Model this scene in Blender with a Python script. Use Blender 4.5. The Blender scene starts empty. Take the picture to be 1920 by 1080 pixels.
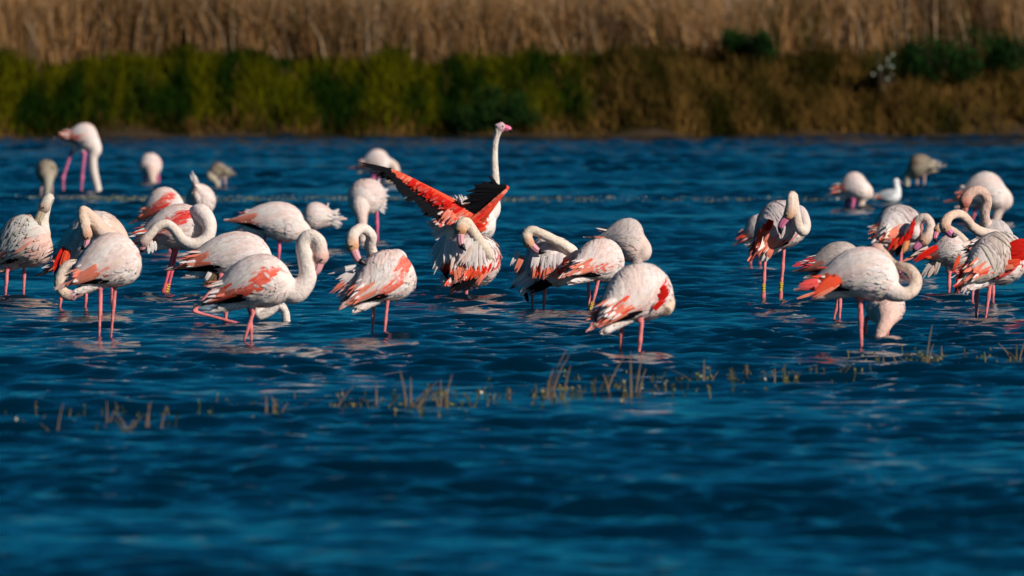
import bpy, math, random
import numpy as np
from mathutils import noise as mnoise

rng = np.random.default_rng(7)
random.seed(7)
SC = bpy.context.scene
COL = SC.collection

# ------------------------------------------------------------------ camera
CAM_H = 2.2                       # metres above the water
F_MM = 400.0                      # long telephoto
F_PX = F_MM / 36.0 * 1920.0
PITCH = math.atan((540 - 70) / F_PX)
cam_d = bpy.data.cameras.new("camera")
cam = bpy.data.objects.new("camera", cam_d)
COL.objects.link(cam)
cam.location = (0, 0, CAM_H)
cam.rotation_euler = (math.pi / 2 - PITCH, 0, 0)
cam_d.lens = F_MM
cam_d.sensor_width = 36
cam_d.clip_start = 1
cam_d.clip_end = 6000
cam_d.dof.use_dof = True
cam_d.dof.focus_distance = 92
cam_d.dof.aperture_fstop = 4.7
SC.camera = cam

# ------------------------------------------------------------------ sky and sun
SUN_EL = math.radians(28)
SUN_AZ = math.radians(128)        # compass bearing, north = +Y: behind the camera, to its right
world = bpy.data.worlds.new("World")
SC.world = world
world.use_nodes = True
wn = world.node_tree
wn.nodes.clear()
sky = wn.nodes.new("ShaderNodeTexSky")
sky.sky_type = 'NISHITA'
sky.sun_disc = False
sky.sun_elevation = SUN_EL
sky.sun_rotation = SUN_AZ
sky.altitude = 0
sky.air_density = 0.8
sky.dust_density = 0.0
sky.ozone_density = 4.0
bg = wn.nodes.new("ShaderNodeBackground")
bg.inputs['Strength'].default_value = 0.05
wo = wn.nodes.new("ShaderNodeOutputWorld")
# a deep polarised blue: the whole sky takes one tint
tint = wn.nodes.new("ShaderNodeMix")
tint.data_type = 'RGBA'
tint.blend_type = 'MULTIPLY'
tint.inputs[0].default_value = 1.0
tint.inputs[7].default_value = (0.04, 0.64, 0.82, 1)
wn.links.new(sky.outputs[0], tint.inputs[6])
wn.links.new(tint.outputs[2], bg.inputs[0])
wn.links.new(bg.outputs[0], wo.inputs[0])

sun_d = bpy.data.lights.new("sun", 'SUN')
sun_d.energy = 4.9
sun_d.angle = math.radians(0.5)
sun_d.color = (1.0, 0.92, 0.82)
sun = bpy.data.objects.new("sun", sun_d)
COL.objects.link(sun)
to_sun = np.array([math.sin(SUN_AZ) * math.cos(SUN_EL), math.cos(SUN_AZ) * math.cos(SUN_EL), math.sin(SUN_EL)])
from mathutils import Vector
sun.rotation_euler = Vector(to_sun).to_track_quat('Z', 'Y').to_euler()
sun.location = tuple(to_sun * 60)

SC.view_settings.view_transform = 'Standard'
SC.view_settings.look = 'None'
SC.view_settings.exposure = 0.0
SC.view_settings.gamma = 1.0
SC.view_settings.use_curve_mapping = False
SC.cycles.use_denoising = True
SC.cycles.max_bounces = 6

# ------------------------------------------------------------------ helpers
CA, SA = math.cos(PITCH), math.sin(PITCH)


def ray(px, py):
    x, y = (px - 960) / F_PX, (540 - py) / F_PX
    return np.array([x, CA + y * SA, -SA + y * CA])


def water_point(px, py):
    """where the line of sight meets the water plane"""
    d = ray(px, py)
    return np.array([0, 0, CAM_H]) + d * (CAM_H / -d[2])


def point_at(px, py, Y):
    """the point of the line of sight that lies Y metres out"""
    d = ray(px, py)
    return np.array([0, 0, CAM_H]) + d * (Y / d[1])


def mesh_from(name, verts, faces, mat, colors=None, smooth=True, parent=None, mats=None, fmat=None):
    """faces: list of tuples, or an (n,4) / (n,3) array"""
    me = bpy.data.meshes.new(name)
    verts = np.asarray(verts, dtype=np.float32)
    if isinstance(faces, np.ndarray):
        n, k = faces.shape
        me.vertices.add(len(verts))
        me.vertices.foreach_set("co", verts.ravel())
        me.loops.add(n * k)
        me.loops.foreach_set("vertex_index", faces.astype(np.int32).ravel())
        me.polygons.add(n)
        me.polygons.foreach_set("loop_start", np.arange(0, n * k, k, dtype=np.int32))
        me.update(calc_edges=True)
        me.validate()
    else:
        me.from_pydata([tuple(v) for v in verts], [], [tuple(f) for f in faces])
    if colors is not None:
        at = me.attributes.new("Col", 'FLOAT_COLOR', 'POINT')
        c = np.ones((len(verts), 4), dtype=np.float32)
        c[:, :3] = colors
        at.data.foreach_set("color", c.ravel())
    if smooth:
        me.polygons.foreach_set("use_smooth", np.ones(len(me.polygons), dtype=bool))
    if mat is not None:
        me.materials.append(mat)
    ob = bpy.data.objects.new(name, me)
    COL.objects.link(ob)
    if parent is not None:
        ob.parent = parent
    return ob


def tag(o, label=None, category=None, group=None, kind=None):
    if label: o["label"] = label
    if category: o["category"] = category
    if group: o["group"] = group
    if kind: o["kind"] = kind
    return o


def empty(name, loc):
    o = bpy.data.objects.new(name, None)
    o.location = tuple(loc)
    o.empty_display_size = 0.1
    COL.objects.link(o)
    return o


def new_mat(name):
    m = bpy.data.materials.new(name)
    m.use_nodes = True
    nt = m.node_tree
    bsdf = nt.nodes["Principled BSDF"]
    return m, nt, bsdf


def simple_mat(name, color, rough=0.6, spec=0.3, var=0.15, scale=30):
    m, nt, b = new_mat(name)
    b.inputs['Roughness'].default_value = rough
    b.inputs['Specular IOR Level'].default_value = spec
    tc = nt.nodes.new("ShaderNodeTexCoord")
    nz = nt.nodes.new("ShaderNodeTexNoise")
    nz.inputs['Scale'].default_value = scale
    nz.inputs['Detail'].default_value = 4
    nt.links.new(tc.outputs['Object'], nz.inputs['Vector'])
    mx = nt.nodes.new("ShaderNodeMix")
    mx.data_type = 'RGBA'
    mx.inputs[6].default_value = (*[c * (1 - var) for c in color], 1)
    mx.inputs[7].default_value = (*[min(1, c * (1 + var)) for c in color], 1)
    nt.links.new(nz.outputs[0], mx.inputs[0])
    nt.links.new(mx.outputs[2], b.inputs['Base Color'])
    return m


def attr_mat(name, rough=0.7, spec=0.15, bump=0.0, bscale=60.0, var=0.12, vscale=25.0, trans=0.0, aniso=(1, 1, 1)):
    """colour from the mesh's own colour attribute, broken up by noise"""
    m, nt, b = new_mat(name)
    b.inputs['Roughness'].default_value = rough
    b.inputs['Specular IOR Level'].default_value = spec
    at = nt.nodes.new("ShaderNodeAttribute")
    at.attribute_name = "Col"
    tc = nt.nodes.new("ShaderNodeTexCoord")
    mp = nt.nodes.new("ShaderNodeMapping")
    mp.inputs['Scale'].default_value = aniso
    nt.links.new(tc.outputs['Object'], mp.inputs['Vector'])
    nz = nt.nodes.new("ShaderNodeTexNoise")
    nz.inputs['Scale'].default_value = vscale
    nz.inputs['Detail'].default_value = 5
    nt.links.new(mp.outputs[0], nz.inputs['Vector'])
    mr = nt.nodes.new("ShaderNodeMapRange")
    mr.inputs['From Min'].default_value = 0.25
    mr.inputs['From Max'].default_value = 0.75
    mr.inputs['To Min'].default_value = 1 - var
    mr.inputs['To Max'].default_value = 1 + var
    nt.links.new(nz.outputs[0], mr.inputs['Value'])
    vm = nt.nodes.new("ShaderNodeVectorMath")
    vm.operation = 'MULTIPLY'
    nt.links.new(at.outputs['Color'], vm.inputs[0])
    nt.links.new(mr.outputs[0], vm.inputs[1])
    nt.links.new(vm.outputs[0], b.inputs['Base Color'])
    if bump > 0:
        n2 = nt.nodes.new("ShaderNodeTexNoise")
        n2.inputs['Scale'].default_value = bscale
        n2.inputs['Detail'].default_value = 6
        nt.links.new(mp.outputs[0], n2.inputs['Vector'])
        bp = nt.nodes.new("ShaderNodeBump")
        bp.inputs['Strength'].default_value = bump
        bp.inputs['Distance'].default_value = 0.02
        nt.links.new(n2.outputs[0], bp.inputs['Height'])
        nt.links.new(bp.outputs[0], b.inputs['Normal'])
    if trans > 0:
        out = nt.nodes["Material Output"]
        tr = nt.nodes.new("ShaderNodeBsdfTranslucent")
        nt.links.new(vm.outputs[0], tr.inputs['Color'])
        ms = nt.nodes.new("ShaderNodeMixShader")
        ms.inputs[0].default_value = trans
        nt.links.new(b.outputs[0], ms.inputs[1])
        nt.links.new(tr.outputs[0], ms.inputs[2])
        nt.links.new(ms.outputs[0], out.inputs['Surface'])
    return m


# ------------------------------------------------------------------ materials
M_BODY = attr_mat("plumage_down", rough=0.85, spec=0.08, bump=0.35, bscale=45, var=0.08, vscale=18)
M_FEATHER = attr_mat("feather_vanes", rough=0.8, spec=0.05, var=0.10, vscale=35, trans=0.12)
M_BILL = attr_mat("bill_horn", rough=0.4, spec=0.4, var=0.08, vscale=40)
M_EYE = simple_mat("eye_dark", (0.02, 0.015, 0.01), 0.15, 0.6)
M_GRASS = attr_mat("bank_blades", rough=0.85, spec=0.04, var=0.2, vscale=3, trans=0.25)
M_STEM = simple_mat("dead_stem", (0.20, 0.13, 0.08), 0.8, 0.2, 0.3, 20)
M_STEM_DARK = simple_mat("wet_stem", (0.07, 0.06, 0.03), 0.5, 0.4, 0.3, 20)
M_RING = simple_mat("ring_plastic", (0.75, 0.50, 0.05), 0.4, 0.4, 0.05, 20)
M_RINGINK = simple_mat("ring_engraving", (0.02, 0.02, 0.02), 0.5, 0.3, 0.05, 20)
M_BARK = simple_mat("shrub_bark", (0.08, 0.06, 0.04), 0.9, 0.1, 0.3, 20)

# ------------------------------------------------------------------ water
def water_material():
    m, nt, b = new_mat("lake_water")
    b.inputs['Base Color'].default_value = (0.0, 0.014, 0.030, 1)
    b.inputs['Roughness'].default_value = 0.10
    b.inputs['IOR'].default_value = 1.33
    b.inputs['Specular IOR Level'].default_value = 0.5
    b.inputs['Specular Tint'].default_value = (0.7, 0.9, 1.0, 1)
    tc = nt.nodes.new("ShaderNodeTexCoord")
    mp = nt.nodes.new("ShaderNodeMapping")
    mp.inputs['Scale'].default_value = (5.0, 9.0, 5.0)
    nt.links.new(tc.outputs['Object'], mp.inputs['Vector'])
    nz = nt.nodes.new("ShaderNodeTexNoise")
    nz.inputs['Scale'].default_value = 1.0
    nz.inputs['Detail'].default_value = 3
    nt.links.new(mp.outputs[0], nz.inputs['Vector'])
    bp = nt.nodes.new("ShaderNodeBump")
    bp.inputs['Strength'].default_value = 0.25
    bp.inputs['Distance'].default_value = 0.03
    nt.links.new(nz.outputs[0], bp.inputs['Height'])
    nt.links.new(bp.outputs[0], b.inputs['Normal'])
    return m


def build_water(feet):
    # rows and columns: finer close by, coarser far out; calm and coarse outside the wedge in view
    ys = [-60.0, -20.0, 10.0, 30.0, 38.0]
    y = 43.0
    while y < 251.5:
        ys.append(y)
        y += 0.00108 * y
    ys.append(252.0)
    ys = np.array(ys)
    nin = 300
    u = np.linspace(-1, 1, nin)
    u = .5 * u + .5 * u ** 3 * np.abs(u)
    half = 2.6 + .088 * np.clip(ys, 40, 260)
    out = np.array([1.5, 3.5, 8, 18, 45, 110, 400])
    X = np.concatenate([-(half[:, None] + out[None, ::-1]), half[:, None] * u[None], half[:, None] + out[None]], 1)
    Y = np.repeat(ys[:, None], X.shape[1], 1)
    Z = np.zeros_like(X)
    step = np.maximum(half[:, None] * np.gradient(u)[None], np.gradient(ys)[:, None])
    step = np.concatenate([np.full((len(ys), 7), 9.0), step, np.full((len(ys), 7), 9.0)], 1)
    r = np.random.default_rng(3)
    n = 84
    for i in range(n):
        lam = 0.11 * (0.95 / 0.11) ** (i / (n - 1)) * r.uniform(.9, 1.1)
        ang = math.radians(80) + r.normal(0, 0.45)           # breeze mostly along the line of sight
        k = 2 * math.pi / lam
        amp = 0.0086 * lam * (1.15 if lam < 0.4 else 0.72)
        keep = np.clip(lam / step / 2.2 - .6, 0, 1)
        Z += keep * amp * np.sin(k * (math.cos(ang) * X + math.sin(ang) * Y) + r.uniform(0, 7))
    for i in range(16):
        lam = r.uniform(1.1, 2.6)
        ang = math.radians(84) + r.normal(0, .3)
        k = 2 * math.pi / lam
        Z += .0048 * lam * np.sin(k * (math.cos(ang) * X + math.sin(ang) * Y) + r.uniform(0, 7)) * np.clip((95 - Y) / 30, 0.12, 1)
    # gusts: calmer and rougher patches
    G = 0.78 + 0.30 * np.sin(X * .45 + 1.3 * np.sin(Y * .11)) * np.sin(Y * 0.17 + .4 * np.sin(X * .6)) \
        + 0.25 * np.sin(Y * .61 + X * .2 + .8 * np.sin(X * 1.1))
    Z *= np.clip(G, .3, 1.3) * (1 + 1.1 * np.clip((Y - 100) / 90, 0, 1))
    # rings spreading from the legs and necks that stand in the water
    for (fx, fy) in feet:
        a, b = np.searchsorted(ys, [fy - 1.6, fy + 1.6])
        if b <= a:
            continue
        d = np.hypot(X[a:b] - fx, Y[a:b] - fy)
        Z[a:b] += .010 * np.sin(d * 2 * math.pi / .30 + r.uniform(0, 6)) * np.exp(-d / .38) * np.clip(d / .08, 0, 1)
    inside = np.zeros(X.shape[1]); inside[7:-7] = np.clip((1 - np.abs(u)) / .06, 0, 1)
    Z *= inside[None] * np.clip((Y - 40) / 3, 0, 1) * np.clip((252.0 - Y) / 1, 0, 1)
    ny, nx = X.shape
    idx = np.arange(nx * ny).reshape(ny, nx)
    F = np.stack([idx[:-1, :-1], idx[:-1, 1:], idx[1:, 1:], idx[1:, :-1]], -1).reshape(-1, 4)
    V = np.stack([X, Y, Z], -1).reshape(-1, 3)
    o = mesh_from("lake_water", V, F, water_material())
    tag(o, "deep blue rippled lake water the flamingos stand in", None, None, "structure")



# ------------------------------------------------------------------ lake bed, bank
def bank_profile(y):
    return np.interp(y, [-100, 246, 248.6, 250.2, 251.0, 253.5, 256.5, 262, 300, 3500],
                     [-.45, -.45, -.3, .02, .22, .9, 1.55, 1.75, 1.8, 1.8])


def build_ground():
    xs = np.concatenate([[-2500, -400, -100, -44], np.arange(-36, 36.01, .4), [44, 100, 400, 2500]])
    ys = np.concatenate([[-100, 40, 150, 240], np.arange(246, 264.1, .3), [275, 300, 400, 900, 3500]])
    X, Y = np.meshgrid(xs, ys)
    Z = bank_profile(Y + .35 * np.sin(X * .7) + .2 * np.sin(X * 2.1 + 1))
    lump = np.array([mnoise.noise((x * .8, y * .8, 0)) for x, y in zip(X.ravel(), Y.ravel())]).reshape(X.shape)
    Z += lump * .12 * ((Y > 249) & (Y < 266))
    nx, ny = len(xs), len(ys)
    idx = np.arange(nx * ny).reshape(ny, nx)
    F = np.stack([idx[:-1, :-1], idx[:-1, 1:], idx[1:, 1:], idx[1:, :-1]], -1).reshape(-1, 4)
    m = simple_mat("bank_earth", (0.055, 0.036, 0.020), 0.95, 0.1, 0.5, 2.0)
    o = mesh_from("bank_ground", np.stack([X, Y, Z], -1).reshape(-1, 3), F, m)
    tag(o, "earth bank and lake bed under the grass and reeds", None, None, "structure")


build_ground()


def ground_z(x, y):
    return bank_profile(y + .35 * np.sin(x * .7) + .2 * np.sin(x * 2.1 + 1))


def blades(name, x, y, h, w, colr, lean, label, base_dark=None, seg=2):
    """many grass or reed blades in one mesh; arrays of equal length"""
    n = len(x)
    z = ground_z(x, y) - 0.03
    a = rng.uniform(0, 2 * np.pi, n)
    wx, wy = np.cos(a) * w * .5, np.sin(a) * w * .5
    la = rng.uniform(0, 2 * np.pi, n)
    lx, ly = np.cos(la) * lean * h, np.sin(la) * lean * h * .5
    P = []
    for t in (0, .5, .85):
        cx, cy, cz = x + lx * t * t, y + ly * t * t, z + h * t * (1 - .25 * np.abs(lean) * t)
        ww = (1, .9, .5)[(0, .5, .85).index(t)]
        P.append(np.stack([cx - wx * ww, cy - wy * ww, cz], -1))
        P.append(np.stack([cx + wx * ww, cy + wy * ww, cz], -1))
    P.append(np.stack([x + lx, y + ly, z + h * (1 - .25 * np.abs(lean))], -1))
    V = np.stack(P, 1).reshape(-1, 3)
    b = np.arange(n)[:, None] * 7
    F = np.concatenate([b + np.array([[0, 1, 3, 2]]), b + np.array([[2, 3, 5, 4]]), b + np.array([[4, 5, 6, 6]])])
    # last one is a triangle: keep quads and triangles apart
    Q = np.concatenate([b + np.array([[0, 1, 3, 2]]), b + np.array([[2, 3, 5, 4]])])
    T = b + np.array([[4, 5, 6]])
    tri = np.concatenate([Q[:, [0, 1, 2]], Q[:, [0, 2, 3]], T])
    C = np.repeat(colr, 7, axis=0)
    o = mesh_from(name, V, tri, M_GRASS, colors=C, smooth=False)
    tag(o, label, None, None, "stuff")
    return o


def nz2(x, y, s, z=0.0):
    return np.array([mnoise.noise((a * s, b * s, z)) for a, b in zip(x, y)])


def seed_heads(x, y, h):
    """soft drooping plumes on some of the reeds"""
    V, F, C = [], [], []
    z = ground_z(x, y)
    for i in range(len(x)):
        p = np.array([x[i], y[i], z[i] + h[i]])
        a = rng.uniform(0, 6.28)
        d = np.array([math.cos(a) * .8, math.sin(a) * .3, rng.uniform(-.3, .8)])
        c = np.array([.38, .28, .20]) * rng.uniform(.6, 1.3)
        for k in range(9):
            q = p + d * rng.uniform(0, .26)
            e = np.array([rng.normal(0, .05), rng.normal(0, .05), rng.normal(0, .05)])
            o = len(V)
            V += [q - e * .5 + d * .02, q + e, q + d * .10 + e * .3]
            F.append((o, o + 1, o + 2)); C += [c] * 3
    o = mesh_from("reed_plumes", np.array(V), np.array(F), M_GRASS, np.array(C), False)
    tag(o, "pale seed plumes hanging over the dry reeds", None, None, "stuff")


def mixc(c0, c1, t):
    t = np.clip(t, 0, 1)[:, None]
    return np.array(c0)[None] * (1 - t) + np.array(c1)[None] * t


def build_bank_vegetation():
    # ---- green growth on the slope; gives way to straw towards the right of the bank
    def spread_x(k):
        # thick where the lens looks, going on more thinly along the shore
        return np.where(rng.uniform(0, 1, k) < .74, rng.uniform(-15, 15, k), rng.choice([-1, 1], k) * rng.uniform(15, 32, k))
    n = 84000
    x = spread_x(n)
    y = 250.1 + 7.2 * rng.uniform(0, 1, n) ** 0.9
    pat = nz2(x, y * .35, .55, 3)
    pat2 = nz2(x, y * .2, 1.4, 8)
    streak = nz2(x, y * .06, 2.6, 14)
    keep = rng.uniform(0, 1, n) < np.clip(1.0 + 1.4 * pat, .25, 1)
    x, y, pat, pat2, streak = x[keep], y[keep], pat[keep], pat2[keep], streak[keep]
    right = 1 / (1 + np.exp(-(x - 2.0 + 2.0 * pat) / .9))
    n = len(x)
    h = rng.uniform(.18, .55, n) * (1 + .6 * pat2 + .7 * nz2(x, y * .1, .9, 31)) * np.clip((y - 249.6) / 1.2, .35, 1)
    w = rng.uniform(.025, .06, n) * np.where(np.abs(x) > 15, 1.8, 1)
    green = mixc((.080, .078, .0008), (.008, .024, .0008), .5 + 1.7 * pat + 1.0 * pat2 + 1.5 * streak)
    straw = mixc((.142, .078, .019), (.022, .021, .002), .35 + 1.6 * pat2 + .5 * pat)
    low = np.clip(1 - (y - 250.4) / 1.2, 0, 1)
    tstraw = np.clip(right * .85 + low * .75 + rng.normal(0, .18, n) + .25 * np.clip(streak - .15, 0, 1), 0, 1) > .5
    c = np.where(tstraw[:, None], straw, green) * rng.uniform(.65, 1.3, n)[:, None]
    h = np.where(tstraw, h * rng.uniform(.8, 1.5, n) * (1 - .4 * low), h)
    blades("bank_grass", x, y, h, w, c, rng.uniform(.15, .6, n),
           "olive green and straw coloured growth covering the sloping bank")
    # ---- the reed bed behind
    n = 48000
    x = spread_x(n)
    y = 256.6 + 5.5 * rng.uniform(0, 1, n) ** 1.3
    pat = nz2(x, y * .3, .5, 21)
    pat2 = nz2(x, y * .3, 2.0, 4)
    h = rng.uniform(1.1, 2.6, n) * (1 + .25 * pat)
    w = rng.uniform(.012, .034, n) * np.where(np.abs(x) > 15, 1.8, 1)
    c = mixc((.50, .28, .115), (.19, .098, .036), .5 + 1.2 * pat + 1.2 * pat2)
    pale = rng.uniform(0, 1, n) < .24 + .35 * pat2
    c = np.where(pale[:, None], np.array([[.44, .31, .19]]), c) * rng.uniform(.7, 1.25, n)[:, None]
    gr = rng.uniform(0, 1, n) < .05 + .1 * (pat2 > .35)
    c = np.where(gr[:, None], np.array([[.07, .075, .004]]), c)
    lean = rng.uniform(.1, .95, n) * np.where((x > -6) & (x < 6), 1.25, .55)
    blades("reed_bed", x, y, h, w, c, lean, "tall dry tan reeds massed behind the green bank")

    sx = rng.uniform(-15, 15, 900); sy = 256.8 + 5 * rng.uniform(0, 1, 900)
    seed_heads(sx, sy, rng.uniform(.5, 1.9, 900))


build_bank_vegetation()

# ------------------------------------------------------------------ flamingo builder
WHITE = (.82, .73, .69)
PINKW = (.80, .59, .53)
CREAM = (.74, .63, .55)
TAN = (.62, .43, .28)
FACE = (.52, .33, .20)
CORAL = (.90, .095, .04)
SALMON = (.88, .25, .16)
RED = (.72, .018, .012)
BLACK = (.007, .007, .009)
LEG = (.74, .21, .21)
GREY = (.40, .35, .28)
BROWN = (.20, .14, .08)


def unit(v):
    return v / (np.linalg.norm(v) + 1e-12)


def catmull(pts, per=8):
    """smooth line through points of any width (columns are interpolated alike)"""
    p = np.asarray(pts, float)
    p = np.vstack([2 * p[0] - p[1], p, 2 * p[-1] - p[-2]])
    out = []
    for i in range(1, len(p) - 2):
        for k in range(per):
            t = k / per
            a, b, c, d = p[i - 1], p[i], p[i + 1], p[i + 2]
            out.append(.5 * ((2 * b) + (-a + c) * t + (2 * a - 5 * b + 4 * c - d) * t * t + (-a + 3 * b - 3 * c + d) * t ** 3))
    out.append(p[-2])
    return np.array(out)


def tube(line, rad, sides=10, flat=1.0):
    """closed tube round a line, tapered by rad; returns verts, faces"""
    line = np.asarray(line, float)
    n = len(line)
    t = np.gradient(line, axis=0)
    t /= np.linalg.norm(t, axis=1)[:, None] + 1e-12
    ref = np.array([0, 1.0, 0]) if abs(t[0][1]) < .9 else np.array([1.0, 0, 0])
    u = unit(np.cross(t[0], ref))
    V, F = [], []
    for i in range(n):
        u = unit(u - t[i] * np.dot(u, t[i]))
        v = np.cross(t[i], u)
        for k in range(sides):
            a = 2 * math.pi * k / sides
            V.append(line[i] + rad[i] * (math.cos(a) * u + flat * math.sin(a) * v))
    for i in range(n - 1):
        for k in range(sides):
            a, b = i * sides + k, i * sides + (k + 1) % sides
            F.append((a, b, b + sides, a + sides))
    V.append(line[0]); V.append(line[-1])
    c0, c1 = n * sides, n * sides + 1
    for k in range(sides):
        F.append((c0, (k + 1) % sides, k))
        F.append((c1, (n - 1) * sides + k, (n - 1) * sides + (k + 1) % sides))
    return V, F


def fuse(pieces, voxel, keep_thin=None, smooth=4):
    """melt overlapping closed shapes into one continuous skin"""
    V, F = [], []
    for v, f in pieces:
        o = len(V)
        V += list(v)
        F += [tuple(i + o for i in q) for q in f]
    me = bpy.data.meshes.new("tmp")
    me.from_pydata([tuple(map(float, v)) for v in V], [], F)
    ob = bpy.data.objects.new("tmp", me)
    COL.objects.link(ob)
    md = ob.modifiers.new("r", 'REMESH')
    md.mode = 'VOXEL'
    md.voxel_size = voxel
    dg = bpy.context.evaluated_depsgraph_get()
    ev = ob.evaluated_get(dg).to_mesh()
    n = len(ev.vertices)
    co = np.empty(n * 3, np.float32)
    ev.vertices.foreach_get("co", co)
    co = co.reshape(-1, 3).astype(float)
    nl = len(ev.loops)
    li = np.empty(nl, np.int32)
    ev.loops.foreach_get("vertex_index", li)
    quads = li.reshape(-1, 4) if nl == 4 * len(ev.polygons) else None
    if quads is None:
        quads = np.array([list(p.vertices)[:4] if len(p.vertices) >= 4 else list(p.vertices) + [p.vertices[0]] for p in ev.polygons])
    ne = len(ev.edges)
    ed = np.empty(ne * 2, np.int32)
    ev.edges.foreach_get("vertices", ed)
    ed = ed.reshape(-1, 2)
    ob.evaluated_get(dg).to_mesh_clear()
    bpy.data.objects.remove(ob)
    bpy.data.meshes.remove(me)
    w = np.ones(n) if keep_thin is None else keep_thin(co)
    deg = np.bincount(ed.ravel(), minlength=n).astype(float)[:, None]
    for _ in range(smooth):
        s = np.zeros_like(co)
        for k in range(3):
            s[:, k] = np.bincount(ed[:, 0], co[ed[:, 1], k], n) + np.bincount(ed[:, 1], co[ed[:, 0], k], n)
        co = co + (w[:, None] * .6) * (s / np.maximum(deg, 1) - co)
    return co, quads


class Feathers:
    """collects feathers, each a small cupped vane of its own, into one mesh"""

    def __init__(self):
        self.V, self.F, self.C, self.N, self.n = [], [], [], [], 0

    def add(self, line, across, nrm, width, col, tipcol=None, cup=.07, prof=(.45, .9, 1.0, .85, .30), rough=0.0):
        """line (k,3) centre line root to tip; across (k,3) unit side directions"""
        k = len(line)
        pr = np.interp(np.linspace(0, 1, k), np.linspace(0, 1, len(prof)), prof) * width * .5
        L = line - across * pr[:, None] - nrm * (cup * pr)[:, None]
        R = line + across * pr[:, None] - nrm * (cup * pr)[:, None]
        b = self.n
        self.V.append(np.stack([L, line, R], 1).reshape(-1, 3))
        # soft vanes: shading normals lean from the vane towards the flank it lies on
        g = np.cross(across, np.gradient(line, axis=0))
        g /= np.linalg.norm(g, axis=1)[:, None] + 1e-9
        g *= np.where(np.sum(g * nrm, 1) < 0, -1, 1)[:, None]
        NL = .7 * nrm + .3 * g - across * .22
        NM = .7 * nrm + .3 * g
        NR = .7 * nrm + .3 * g + across * .22
        self.N.append(np.stack([NL, NM, NR], 1).reshape(-1, 3))
        flip = np.sum(np.cross(across[k // 2], line[k // 2 + 1] - line[k // 2 - 1]) * nrm[k // 2]) < 0
        for i in range(k - 1):
            o = b + i * 3
            q1, q2 = (o, o + 1, o + 4, o + 3), (o + 1, o + 2, o + 5, o + 4)
            self.F.append(q1[::-1] if flip else q1)
            self.F.append(q2[::-1] if flip else q2)
        c = np.repeat(np.asarray(col, float)[None], k * 3, 0)
        if tipcol is not None:
            t = np.repeat(np.linspace(0, 1, k) ** 1.5, 3)[:, None]
            c = c * (1 - t) + np.asarray(tipcol)[None] * t
        self.C.append(c)
        self.n += k * 3

    def build(self, name, parent, origin=None, mat=None):
        if not self.V:
            return None
        V = np.concatenate(self.V)
        if origin is not None:
            V = V - origin
        ob = mesh_from(name, V, np.array(self.F), mat or M_FEATHER, np.clip(np.concatenate(self.C), 0, 1), True, parent)
        N = np.concatenate(self.N)
        N /= np.linalg.norm(N, axis=1)[:, None] + 1e-9
        if len(ob.data.vertices) == len(N):
            ob.data.normals_split_custom_set_from_vertices(N.tolist())
        return ob


S_KEY = np.array([0, .025, .07, .14, .25, .38, .52, .66, .8, .92, 1.0])
TOPP = np.array([.02, .40, .66, .88, 1.03, 1.06, .98, .80, .54, .28, .05])
BOTP = np.array([.02, .40, .68, .88, 1.00, .98, .82, .58, .34, .16, .04])
WIDP = np.array([.02, .38, .64, .84, .96, .97, .88, .70, .46, .24, .05])


class Body:
    """an egg-shaped trunk along an axis from chest to tail"""

    def __init__(self, C, T, r, roll=0.0, sag=0.0, wide=.92):
        self.C, self.T, self.r, self.wide = C, T, r, wide
        self.L = np.linalg.norm(C - T)
        self.b = (C - T) / self.L
        z = np.array([0, 0, 1.0])
        u = unit(z - self.b * np.dot(z, self.b))
        v = np.cross(u, self.b)          # towards the bird's left
        cr, sr = math.cos(roll), math.sin(roll)
        self.u, self.v = u * cr + v * sr, v * cr - u * sr
        self.sag = sag

    def axis(self, s):
        s = np.asarray(s, float)
        return self.C[None] - np.outer(s, self.b) * self.L + np.outer(self.sag * self.r * np.sin(np.pi * np.clip(s, 0, 1)), self.u)

    def surf(self, s, phi, side, infl=1.0):
        """phi: 0 = along the back, pi = along the belly; side +1 = the bird's left"""
        s = np.atleast_1d(np.asarray(s, float)); phi = np.atleast_1d(np.asarray(phi, float))
        sc = np.clip(s, 0, 1)
        vert = np.where(np.cos(phi) > 0, np.interp(sc, S_KEY, TOPP), np.interp(sc, S_KEY, BOTP))
        wid = np.interp(sc, S_KEY, WIDP) * self.wide
        return self.axis(s) + self.r * infl * (np.outer(vert * np.cos(phi), self.u) + np.outer(side * wid * np.sin(phi), self.v))

    def normal(self, s, phi, side):
        e = .02
        a = self.surf(s + e, phi, side) - self.surf(s - e, phi, side)
        c = self.surf(s, phi + .05, side) - self.surf(s, phi - .05, side)
        n = np.cross(a, c) * side
        n /= np.linalg.norm(n, axis=1)[:, None] + 1e-9
        o = self.surf(s, phi, side) - self.axis(s)
        sg = np.sign(np.sum(n * o, axis=1))
        return n * np.where(sg == 0, 1, sg)[:, None]

    def shell(self, sides=20, ns=22):
        V, F = [], []
        ss = np.linspace(0, 1, ns) ** 1.15
        for s in ss:
            for k in range(sides):
                a = 2 * math.pi * k / sides
                phi = a if a <= math.pi else 2 * math.pi - a
                V.append(self.surf(s, phi, 1 if a <= math.pi else -1)[0])
        for i in range(ns - 1):
            for k in range(sides):
                a, b = i * sides + k, i * sides + (k + 1) % sides
                F.append((a, b, b + sides, a + sides))
        V.append(self.axis([0])[0]); V.append(self.axis([1])[0])
        c0, c1 = ns * sides, ns * sides + 1
        for k in range(sides):
            F.append((c0, (k + 1) % sides, k))
            F.append((c1, (ns - 1) * sides + k, (ns - 1) * sides + (k + 1) % sides))
        return V, F


def jit(c, r, a=.055):
    c = np.asarray(c) * (1 + r.normal(0, a)) * (1 + r.normal(0, a * .35, 3))
    return np.clip(c, 0, .9)


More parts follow.
